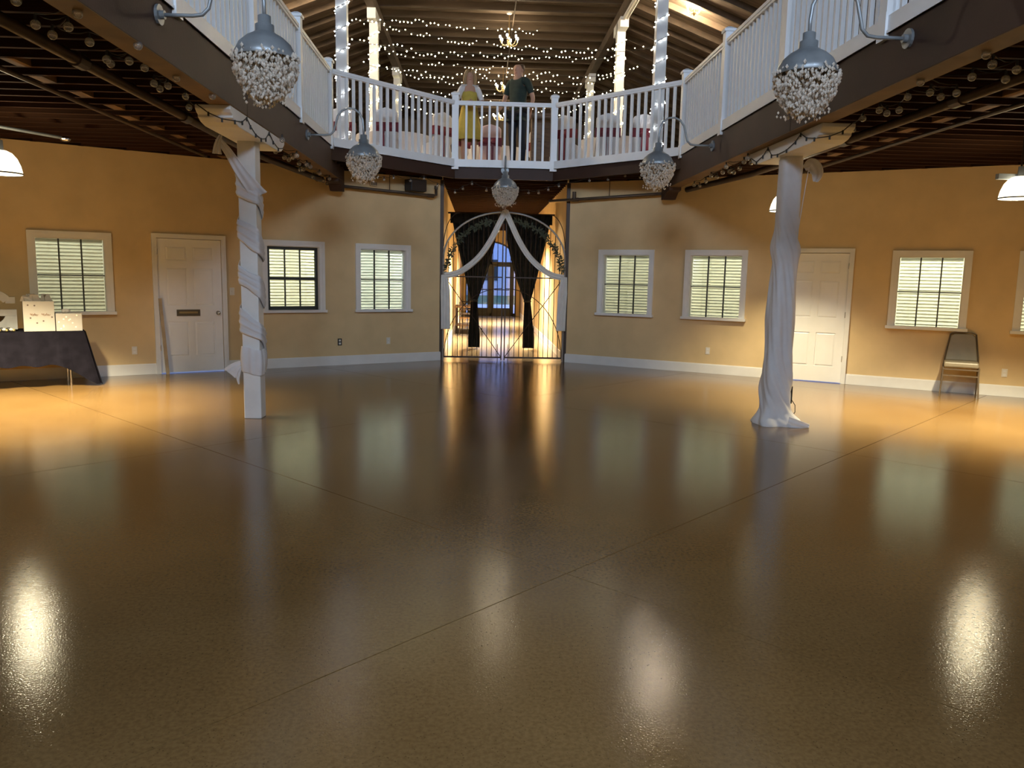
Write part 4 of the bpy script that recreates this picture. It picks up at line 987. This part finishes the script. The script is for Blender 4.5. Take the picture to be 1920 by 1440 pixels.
# dark festoon cable on the saddles
def festoon(pts, label):
    t = thing('festoon_cable', pts[0], 0, label, 'cable'); o = Vector(pts[0])
    MB().tube([Vector(p)-o for p in pts], .005, 5).build('cable', M['wire'], t)
    for p in pts[1:-1]: MB().tube([Vector(p)-o-Vector((0, 0, .03)), Vector(p)-o+Vector((0, 0, .008))], .009, 6).build('socket', M['wire'], t)
xs_ = CXL+.015+.166
festoon([(CXL-.12, 7.50, 3.10), (CXL-.02, 7.50, 3.03), (CXL+.10, 7.505, 2.98), (xs_, 7.62, 2.985), (xs_, 7.85, 3.02), (xs_, 8.00, 3.085), (xs_, 8.12, 3.03), (xs_, 8.30, 2.98), (xs_, 8.5, 2.97), (xs_, 8.68, 3.0), (xs_, 8.82, 3.085), (xs_, 8.98, 3.02), (xs_, 9.2, 2.98), (xs_, 9.45, 3.02)], 'dark light cable looped over the left column saddle')
xs_ = CXR-.015-.166
festoon([(CXR+.10, 7.50, 3.10), (CXR+.02, 7.50, 3.03), (CXR-.10, 7.505, 2.98), (xs_, 7.66, 2.985), (xs_, 7.85, 3.02), (xs_, 8.00, 3.085), (xs_, 8.12, 3.03), (xs_, 8.35, 2.98), (xs_, 8.6, 2.97), (xs_, 8.78, 2.99), (xs_, 8.9, 3.085), (xs_, 9.05, 3.02), (xs_, 9.25, 2.98), (xs_, 9.45, 3.05)], 'dark light cable looped over the right column saddle')

# ================================================================== UPSTAIRS
# roof posts with fairy light spirals
pys = (14.5, 18.74, 23.76)
pl = ['nearest the railing', 'second from the railing', 'farthest from the railing']
rp = MB().box(-.095, .095, -.095, .095, ZF2, ZP-.12).mesh('shaft', M['white'])
for xi, x in enumerate(PX):
    for yi, yv in enumerate(pys):
        sd_n = 'left' if xi == 0 else 'right'
        p = thing('roof_post', (x, yv, 0), 0, f'white square roof post in the {sd_n} row, {pl[yi]}', 'post', 'upper gallery roof posts')
        link('shaft', rp, p)
        sgn = 1 if xi == 0 else -1
        MB().prism([(-.09, 0), (.09, 0), (.09, .5), (.40, .95), (.24, .98), (-.09, .55)], -.06, .06, Matrix(((sgn, 0, 0, 0), (0, 0, 1, 0), (0, 1, 0, ZP-1.10), (0, 0, 0, 1)))).build('knee_brace', M['white'], p) if False else None
        MB().prism([(-.095, 0), (.095, 0), (.095, .22), (-.095, .22)], -.45, .45, Matrix(((1, 0, 0, 0), (0, 0, 1, 0), (0, 1, 0, ZP-.34), (0, 0, 0, 1)))).build('cap_block', M['white'], p)
        fs = thing('fairy_light_spiral', (x, yv, 0), 0, f'lit fairy lights spiralled on the {sd_n} roof post {pl[yi]}', 'string light', 'lit fairy light strings')
        turns, z0, z1 = 9.0, ZF2+.1, ZP-.5
        n = 260; pts = [(sq_r(2*PI*turns*k/n, .105)*math.cos(2*PI*turns*k/n), sq_r(2*PI*turns*k/n, .105)*math.sin(2*PI*turns*k/n), z0+(z1-z0)*k/n) for k in range(n+1)]
        MB().tube(pts, .004, 4, False).build('cable', M['wire'], fs)
        b = MB(); rnd = random.Random(xi*10+yi)
        for k in range(0, n, 3):
            q = pts[k]; b.octa((q[0]*1.12, q[1]*1.12, q[2]+rnd.uniform(-.03, .03)), .012+.003*yi)
        tag(b.build('bulbs', M['fairyc' if yi == 0 else 'fairy'], fs), kind='stuff')
# swagged strands
STR = [
 ([(660, 34), (690, 42), (750, 38), (800, 43), (850, 50), (920, 53), (960, 55), (1000, 60), (1014, 52)], 14.5, 17.5, 'topmost'),
 ([(720, 50), (760, 58), (800, 66), (840, 75), (880, 80), (920, 82), (965, 90), (1000, 90), (1060, 95), (1110, 95), (1140, 95), (1175, 97), (1230, 88)], 18.7, 14.6, 'second'),
 ([(660, 76), (690, 82), (745, 88), (780, 98), (830, 102), (880, 102), (940, 104), (985, 110), (1030, 106), (1080, 112), (1140, 110), (1165, 102)], 14.6, 18.6, 'third'),
 ([(722, 95), (760, 103), (790, 116), (830, 122), (858, 121), (900, 128), (960, 128)], 18.7, 20, 'fourth'),
 ([(682, 118), (700, 125), (735, 130), (790, 138), (840, 143), (900, 138), (935, 140), (985, 138), (1030, 138), (1075, 145), (1130, 143), (1160, 138), (1195, 128)], 17, 17.5, 'fifth'),
 ([(725, 128), (770, 142), (800, 148), (850, 155), (890, 150), (920, 150), (950, 143), (1000, 148), (1040, 155), (1075, 157), (1110, 155), (1160, 140)], 18.8, 18.8, 'sixth'),
 ([(692, 147), (730, 160), (770, 168), (805, 175), (850, 178), (920, 176), (1000, 168), (1040, 170), (1085, 172), (1130, 172), (1160, 168)], 18.9, 18.9, 'seventh'),
 ([(745, 165), (780, 184), (830, 190), (870, 190), (920, 192), (970, 197), (1010, 207), (1060, 195), (1105, 170)], 23.7, 23.7, 'eighth'),
 ([(750, 195), (800, 210), (860, 216), (930, 220), (1000, 224), (1060, 212), (1105, 192)], 23.9, 23.9, 'lowest'),
]
for pix, ya, yb, nm in STR:
    W_ = [ray_at_y(px, py, ya+(yb-ya)*(px-pix[0][0])/(pix[-1][0]-pix[0][0])) for px, py in pix]
    t = thing('fairy_light_swag', W_[0], 0, f'lit fairy light strand swagged between roof posts, {nm} of the set', 'string light', 'lit fairy light strings')
    pts = []
    for a, b in zip(W_, W_[1:]):
        L = (b-a).length; k = max(2, int(L/.085))
        for i in range(k): pts.append(a.lerp(b, i/k)-W_[0])
    pts.append(W_[-1]-W_[0]); MB().tube(pts, .004, 4, False).build('cable', M['wire'], t)
    bb = MB(); rnd = random.Random(len(nm))
    for q in pts:
        if rnd.random() < .80: bb.octa((q.x, q.y, q.z+rnd.uniform(-.05, .045)), rnd.uniform(.010, .017)*(1.0 if ya < 20 else 1.2))
    tag(bb.build('bulbs', M['fairy'], t), kind='stuff')

# chandeliers
def chandelier(x, y, z, ztop, label, power, scale=1, col=SOFT, soft=.22):
    c = thing('chandelier', (x, y, z), 0, label, 'chandelier', 'lit chandeliers')
    MB().tube([(0, 0, .10*scale), (0, 0, ztop-z)], .008, 6).build('chain', M['brass'], c)
    MB().lathe([(.0, ztop-z), (.07, ztop-z), (.06, ztop-z-.03), (.02, ztop-z-.05)], n=16).build('ceiling_canopy', M['gaff'], c)
    MB().lathe([(.008, .14), (.03, .10), (.02, .04), (.045, -.02), (.03, -.10), (.01, -.14), (0, -.15)], n=14).build('stem_body', M['brass'], c)
    for k in range(6):
        a = 2*PI*k/6+.3; ca, sa = math.cos(a)*scale, math.sin(a)*scale
        arm = MB().tube([(0.02*ca, .02*sa, -.06), (.10*ca, .10*sa, -.10), (.18*ca, .18*sa, -.07), (.22*ca, .22*sa, 0)], .008, 6).build('arm', M['brass'], c)
        MB().tube([(.22*ca, .22*sa, 0), (.22*ca, .22*sa, .06)], .011, 8).build('candle', M['gaff'], arm)
        MB().ball((.22*ca, .22*sa, .085), .028, 8, 6, (.9, .9, 1.3)).build('bulb', M['lbulb'], arm)
    lamp('chandelier_light', 'POINT', (x, y, z+.02), power, col, soft)
    return c
chandelier(.62, 19.5, 7.10, ZP+.25, 'lit chandelier above the standing man, nearer the railing', 22)
chandelier(.62, 24.2, 7.10, ZP+.25, 'lit chandelier behind the standing man, farther from the railing', 22)
chandelier(.62, 28.6, 7.10, ZP+.25, 'lit chandelier at the far end of the upper gallery', 22)
chandelier(4.38, 17.0, 7.17, rz(4.38), 'lit chandelier under the right roof slope', 250, .7)
chandelier(-3.46, 16.0, 7.1, rz(-3.46), 'lit chandelier under the left roof slope', 260)
chandelier(-3.0, -3.9, 6.95, rz(-3.0), 'lit chandelier under the left roof slope opposite the gate', 640, 1.2, (.60, .77, 1), .9)
chandelier(3.9, -3.4, 6.95, rz(3.9), 'lit chandelier under the right roof slope opposite the gate', 640, 1.2, (.60, .77, 1), .9)
chandelier(-1.7, -6.2, 6.95, ZP+.25, 'added unseen chandelier left of the axis at the back of the upper gallery', 640, 1.2, (.60, .77, 1), .9)  # added to split the back light and soften barn-lamp shadows on the walls
chandelier(2.6, -6.2, 6.95, ZP+.25, 'added unseen chandelier right of the axis at the back of the upper gallery', 640, 1.2, (.60, .77, 1), .9)  # added partner on the right, weakening the same shadows
# fluorescent batten and conduit
fb = thing('fluorescent_batten', (PX[1]+.02, 17.5, 7.315), 0, 'unlit white fluorescent batten by the right roof post', 'light')
MB().box(-.06, .06, -.75, .75, .0, .06).build('housing', M['gaff'], fb); 
for s in (-1, 1): MB().tube([(s*.03, -.72, -.015), (s*.03, .72, -.015)], .014, 8).build('tube', M['plastic'], fb)
pc = ray_at_z(968, 0, 7.56)
tag(MB().tube([(pc.x, 14.5, 7.56), (pc.x, 30.9, 7.56)], .014, 6).build('ceiling_conduit', M['rafter']), 'pale conduit along the upper roof boards', 'conduit')

# round tables, covered chairs
def round_table(x, y, label, r=.75, burg=False):
    t = thing('round_table', (x, y, ZF2), 0, label, 'table', 'round tables upstairs')
    MB().lathe([(0, .715), (r, .715), (r, .74), (0, .74)], n=28).build('table_top', M['wood'], t)
    MB().tube([(0, 0, 0.0), (0, 0, .715)], .04, 10).build('pedestal', M['iron'], t)
    def fn(u, v):
        th = u*2*PI; rr = r+.012+.05*v+.04*v*math.sin(th*14+math.sin(th*3)); return (rr*math.cos(th), rr*math.sin(th), .744-.72*v)
    c = thing('tablecloth', (x, y, ZF2), 0, 'white cloth on the ' + label, 'tablecloth', 'white cloths upstairs')
    MB().grid(fn, 112, 8, True).lathe([(0, .744), (r+.012, .744)], n=28).build('cloth', M['wcloth'], c, smooth=True)
    if burg: MB().lathe([(0, .750), (r*.72, .750), (r*.72, .752), (0, .752)], n=4).build('burgundy_overlay', M['burg'], c)
    cp = thing('candle_holder', (x, y, ZF2+.753), 0, 'glass candle holder centred on the ' + label, 'candle', 'table centrepieces upstairs')
    MB().lathe([(.0, 0), (.05, 0), (.055, .12), (.05, .12), (.045, .01), (0, .01)], n=14).build('glass', M['globe'], cp)
    MB().ball((0, 0, .05), .028, 8, 6).build('flame', M['fairy'], cp)
def cover_fn(w, d, h):
    def fn(u, v):
        th = u*2*PI; z = h*v; k = min(1, v/.45)
        sx = w/2*(1+.18*(1-k)); sy = d/2*(1+.15*(1-k)) if v < .45 else .06
        oy = 0 if v < .45 else -d/2+.06
        if v > .9: sx *= math.sqrt(max(0, 1-((v-.9)/.1)**2))*.9+.1
        p = 4; c, s = math.cos(th), math.sin(th); rr = 1/((abs(c)**p+abs(s)**p)**(1/p)); wv = 1+.03*(1-k)*math.sin(th*12)
        return (sx*rr*c*wv, oy+sy*rr*s*wv, z)
    return fn
cvm = {}
def covered_chair(x, y, rzz, label, cov='wcloth'):
    c = thing('covered_chair', (x, y, ZF2), rzz, label, 'chair', 'covered chairs upstairs')
    if cov not in cvm:
        mb = MB(); mb.grid(cover_fn(.44, .46, 1.02), 40, 26, True); cvm[cov] = mb.mesh('chair_cover', M[cov], True)
        cvm['sash'] = MB().box(-.235, .235, -.245, -.105, .60, .76).mesh('sash', M['burg'])
        b = MB(); b.ball((-.08, -.26, .68), .07, 8, 6, (1.1, .3, .8)).ball((.08, -.26, .68), .07, 8, 6, (1.1, .3, .8)).box(-.07, -.02, -.262, -.252, .20, .66).box(.02, .07, -.262, -.252, .16, .66); cvm['bow'] = b.mesh('bow', M['burg'])
    link('chair_cover', cvm[cov], c); s = link('sash', cvm['sash'], c); link('bow', cvm['bow'], s)
round_table(-1.75, 16.4, 'round table behind the left slanting railing'); round_table(2.75, 16.25, 'round table behind the right slanting railing'); round_table(.25, 17.75, 'round table behind the two people')
round_table(-3.6, 13.8, 'round table behind the corner of the left railing'); round_table(4.4, 14.2, 'round table behind the corner of the right railing')
CH = [(-2.55, 15.2, .0, 'white covered chair with burgundy sash by the left roof post'), (-1.75, 15.12, .0, 'white covered chair with burgundy bow facing the left slanting railing table'), (-.85, 15.35, .75, 'white covered chair turned toward the left table'),
      (1.68, 15.3, -.7, 'white covered chair turned toward the right table'), (2.35, 15.05, -.1, 'white covered chair with burgundy bow behind the right slanting railing'), (2.98, 15.0, .1, 'white covered chair with burgundy sash by the right roof post'),
      (1.28, 16.7, -1.0, 'white covered chair between the man and the right table'), (-.55, 16.6, 1.0, 'white covered chair behind the woman'), (.18, 16.45, .0, 'pale pink covered chair between the two people')]
for i, (x, y, a, lab) in enumerate(CH): covered_chair(x, y, a, lab, 'pinkish' if 'pink' in lab else 'wcloth')
cb = thing('wooden_cabinet', (1.12, 15.4, ZF2), 0, 'brown wooden cabinet to the right of the man', 'cabinet')
MB().box(-.17, .17, -.2, .2, 0, 1.02).build('body', M['wood'], cb); MB().box(-.19, .19, -.22, .22, 1.02, 1.06).build('top', M['wood'], cb)
for s in (-1, 1):
    d = MB().box(min(s*.005, s*.16), max(s*.005, s*.16), -.215, -.2, .06, .98).build('door', M['wood'], cb); MB().ball((s*.03, -.225, .55), .012, 8, 6).build('knob', M['brass'], d)

# ---- two people at the railing
def skin_mesh(name, joints, edges, mt, parent, sub=2):
    me = bpy.data.meshes.new(name); ks = list(joints); ix = {k: i for i, k in enumerate(ks)}
    me.from_pydata([joints[k][0] for k in ks], [(ix[a], ix[b]) for a, b in edges], [])
    o = bpy.data.objects.new(name, me); C.objects.link(o)
    sk_ = o.modifiers.new('skin', 'SKIN'); sk_.use_smooth_shade = True
    for k in ks:
        r = joints[k][1]; r = r if isinstance(r, tuple) else (r, r); me.skin_vertices[0].data[ix[k]].radius = r
    me.skin_vertices[0].data[0].use_root = True
    sb = o.modifiers.new('sub', 'SUBSURF'); sb.levels = sub; sb.render_levels = sub
    dg = bpy.context.evaluated_depsgraph_get(); nm = bpy.data.meshes.new_from_object(o.evaluated_get(dg)); nm.materials.clear(); nm.materials.append(mt)
    nm.polygons.foreach_set('use_smooth', [True]*len(nm.polygons))
    C.objects.unlink(o); bpy.data.objects.remove(o)
    o = bpy.data.objects.new(name, nm); C.objects.link(o); o.parent = parent; return o
def hand(j, e, wrist, d, palm_n, key, spread, curl=.4):
    # wrist point, hand direction d, palm normal, five fingers
    d = Vector(d).normalized(); n = Vector(palm_n); n = (n-d*n.dot(d)).normalized(); s = d.cross(n)
    wv = Vector(wrist); j[key+'palm'] = (wv+d*.05, (.036, .018)); e.append((key, key+'palm'))
    for i, (off, ln) in enumerate(((-.030, .062), (-.010, .075), (.010, .072), (.030, .056))):
        b = wv+d*.085+s*off; j[f'{key}f{i}a'] = (b, .0095); m_ = b+(d*(1-curl*.4)+n*curl*.6)*ln*.55; j[f'{key}f{i}b'] = (m_, .0085); t = m_+(d*(1-curl)+n*curl)*ln*.5; j[f'{key}f{i}c'] = (t, .0075)
        e += [(key+'palm', f'{key}f{i}a'), (f'{key}f{i}a', f'{key}f{i}b'), (f'{key}f{i}b', f'{key}f{i}c')]
    b = wv+d*.04+s*(-.036*spread); j[key+'t0'] = (b, .011); t = b+(d*.6-s*.6*spread+n*.3)*.055; j[key+'t1'] = (t, .009); e += [(key+'palm', key+'t0'), (key+'t0', key+'t1')]
def person(loc, rzz, label, h, arms, female):
    p = thing('person', loc, rzz, label, 'person'); k = h/1.75
    V = lambda x, y, z: Vector((x*k, y*k, z*k))       # faces -y
    j = {}; e = []
    hipw, shw = (.095, .148) if female else (.095, .185)
    j['pelvis'] = (V(0, 0, .95), (.15*k, .11*k)); j['waist'] = (V(0, 0, 1.10), (.125*k if female else .145*k, .095*k)); j['chest'] = (V(0, .01, 1.30), (.155*k if female else .18*k, .11*k)); j['neckb'] = (V(0, .01, 1.45), (.075*k, .065*k)); j['neck'] = (V(0, .0, 1.50), .060*k)
    j['skull'] = (V(0, -.008, 1.585), (.080*k, .098*k)); j['brow'] = (V(0, -.002, 1.65), (.086*k, .104*k)); j['crown'] = (V(0, .004, 1.70), (.070*k, .088*k))
    e += [('pelvis', 'waist'), ('waist', 'chest'), ('chest', 'neckb'), ('neckb', 'neck'), ('neck', 'skull'), ('skull', 'brow'), ('brow', 'crown')]
    for s, n in ((-1, 'l'), (1, 'r')):
        j['hip'+n] = (V(s*hipw, 0, .88), .088*k); j['knee'+n] = (V(s*.10, -.01, .49), .056*k); j['calf'+n] = (V(s*.10, .02, .34), .05*k); j['ank'+n] = (V(s*.10, .02, .08), .036*k); j['toe'+n] = (V(s*.12, -.14, .035), (.04*k, .028*k))
        e += [('pelvis', 'hip'+n), ('hip'+n, 'knee'+n), ('knee'+n, 'calf'+n), ('calf'+n, 'ank'+n), ('ank'+n, 'toe'+n)]
        el, wr, hd, pn = arms[n]
        j['sh'+n] = (V(s*shw, .01, 1.42), .058*k); j['el'+n] = (V(*el), .040*k); j['wr'+n] = (V(*wr), .027*k)
        e += [('neckb', 'sh'+n), ('sh'+n, 'el'+n), ('el'+n, 'wr'+n)]; hand(j, e, j['wr'+n][0], hd, pn, 'wr'+n, s)
    skin_mesh('body', j, e, M['skin'], p)
    # face features
    f = MB()
    hd = V(0, -.10, 1.615)
    f2 = MB(); f2.add([V(-.015, -.082, 1.588), V(.015, -.082, 1.588), V(0, -.118, 1.592), V(0, -.084, 1.640)], [(0, 1, 2), (1, 3, 2), (3, 0, 2)]).build('nose', M['skin'], p)
    for s in (-1, 1):
        MB().ball(tuple(V(s*.031, -.080, 1.632)), .012*k, 8, 6, (1, .8, .6)).build('eye', M['plastic'], p); MB().ball(tuple(V(s*.031, -.0865, 1.632)), .0062*k, 6, 5, (1, .7, 1)).build('iris', M['dark'], p)
        MB().ball(tuple(V(s*.080, .005, 1.605)), .026*k, 8, 6, (.4, .7, 1.2)).build('ear', M['skin'], p)
    MB().ball(tuple(V(0, -.083, 1.556)), .02*k, 8, 5, (1.2, .4, .3)).build('mouth', mat_lip, p)
    return p, j, V, k
mat_lip = mat('lip', (.40, .13, .11), .5)
def sub(j, keys, grow): return {q: (j[q][0], tuple(r+grow for r in (j[q][1] if isinstance(j[q][1], tuple) else (j[q][1],)*2))) for q in keys}
# woman: white cardigan, mustard dress, arms folded in front
arms = {'l': ((-.24, -.05, 1.17), (-.08, -.20, 1.08), (1, -.1, .05), (0, 1, 0)), 'r': ((.24, -.05, 1.17), (.06, -.22, 1.12), (-1, -.1, 0), (0, 1, 0))}
wp, j, V, k = person((-.225, 14.80, ZF2), .12, 'blonde woman in white cardigan and mustard skirt standing at the railing', 1.70, arms, True)
tp = sub(j, ['pelvis', 'waist', 'chest'], .012); tp['up'] = (V(0, .005, 1.385), (.150*k, .108*k)); skin_mesh('top', tp, [('pelvis', 'waist'), ('waist', 'chest'), ('chest', 'up')], M['mustard'], wp)
ck = ['chest', 'shl', 'shr', 'ell', 'elr']; cj = sub(j, ck, .010); cj['chest'] = (V(0, .035, 1.33), (.165*k, .105*k)); cj['nb'] = (V(0, .04, 1.44), (.09*k, .06*k)); cj['wa'] = (V(0, .045, 1.08), (.15*k, .09*k))
skin_mesh('cardigan', cj, [('chest', 'nb'), ('nb', 'shl'), ('nb', 'shr'), ('shl', 'ell'), ('shr', 'elr'), ('chest', 'wa')], M['cardi'], wp)
def skirt(u, v):
    th = u*2*PI; z = 1.08-.60*v; rx = .15+.085*min(1, v*1.3); ry = .115+.09*min(1, v*1.3); wv = 1+.05*v*math.sin(th*9)
    return V(rx*math.cos(th)*wv, ry*math.sin(th)*wv, z)
MB().grid(skirt, 60, 18, True).build('skirt', M['mustard'], wp, smooth=True)
hj = {'a': (V(0, .018, 1.725), (.098*k, .100*k)), 'b': (V(0, .034, 1.62), (.118*k, .100*k)), 'c': (V(0, .045, 1.50), (.115*k, .070*k)), 'd': (V(0, .045, 1.43), (.090*k, .05*k))}
skin_mesh('hair', hj, [('a', 'b'), ('b', 'c'), ('c', 'd')], M['hairb'], wp)
for s in (-1, 1):
    sj = {'a': (V(s*.030, -.050, 1.735), .046*k), 'b': (V(s*.082, -.045, 1.655), .038*k), 'c': (V(s*.098, -.03, 1.55), .038*k), 'd': (V(s*.088, -.025, 1.44), .03*k)}
    skin_mesh('hair_side', sj, [('a', 'b'), ('b', 'c'), ('c', 'd')], M['hairb'], wp)
for s in ('l', 'r'): skin_mesh('shoe', {'a': (j['ank'+s][0]-Vector((0, -.02, .03)), (.042, .04)), 'b': (j['toe'+s][0], (.05, .032))}, [('a', 'b')], M['shoe'], wp)
# man: dark green shirt and jeans, turned toward the woman
arms = {'l': ((-.27, -.02, 1.15), (-.26, -.16, .98), (-.1, -.8, -.5), (1, 0, 0)), 'r': ((.27, .06, 1.14), (.27, -.02, .90), (0, -.2, -1), (-1, 0, 0))}
mp, j, V, k = person((.66, 14.85, ZF2), -.65, 'man in dark green shirt and dark jeans turned toward the woman', 1.87, arms, False)
sj = sub(j, ['pelvis', 'waist', 'chest', 'neckb', 'shl', 'shr'], .016)
for n in 'lr': sj['el'+n] = (j['sh'+n][0].lerp(j['el'+n][0], .80), .058)
sj['pelvis'] = (V(0, 0, .93), (.178*k, .138*k)); sj['hem'] = (V(0, 0, .84), (.178*k, .138*k)); sj['chest'] = (V(0, .01, 1.30), (.20*k, .135*k))
skin_mesh('shirt', sj, [('hem', 'pelvis'), ('pelvis', 'waist'), ('waist', 'chest'), ('chest', 'neckb'), ('neckb', 'shl'), ('neckb', 'shr'), ('shl', 'ell'), ('shr', 'elr')], M['green'], mp)
jj = sub(j, ['pelvis', 'hipl', 'hipr', 'kneel', 'kneer', 'calfl', 'calfr', 'ankl', 'ankr'], .013)
skin_mesh('jeans', jj, [('pelvis', 'hipl'), ('pelvis', 'hipr'), ('hipl', 'kneel'), ('hipr', 'kneer'), ('kneel', 'calfl'), ('kneer', 'calfr'), ('calfl', 'ankl'), ('calfr', 'ankr')], M['denim'], mp)
skin_mesh('hair', {'a': (V(0, .012, 1.725), (.090*k, .104*k)), 'b': (V(0, .040, 1.655), (.102*k, .095*k)), 'c': (V(0, .05, 1.56), (.085*k, .062*k))}, [('a', 'b'), ('b', 'c')], M['hairm'], mp)
for s in ('l', 'r'): skin_mesh('shoe', {'a': (j['ank'+s][0]-Vector((0, -.02, .04)), (.048, .045)), 'b': (j['toe'+s][0], (.056, .036))}, [('a', 'b')], M['shoe'], mp)
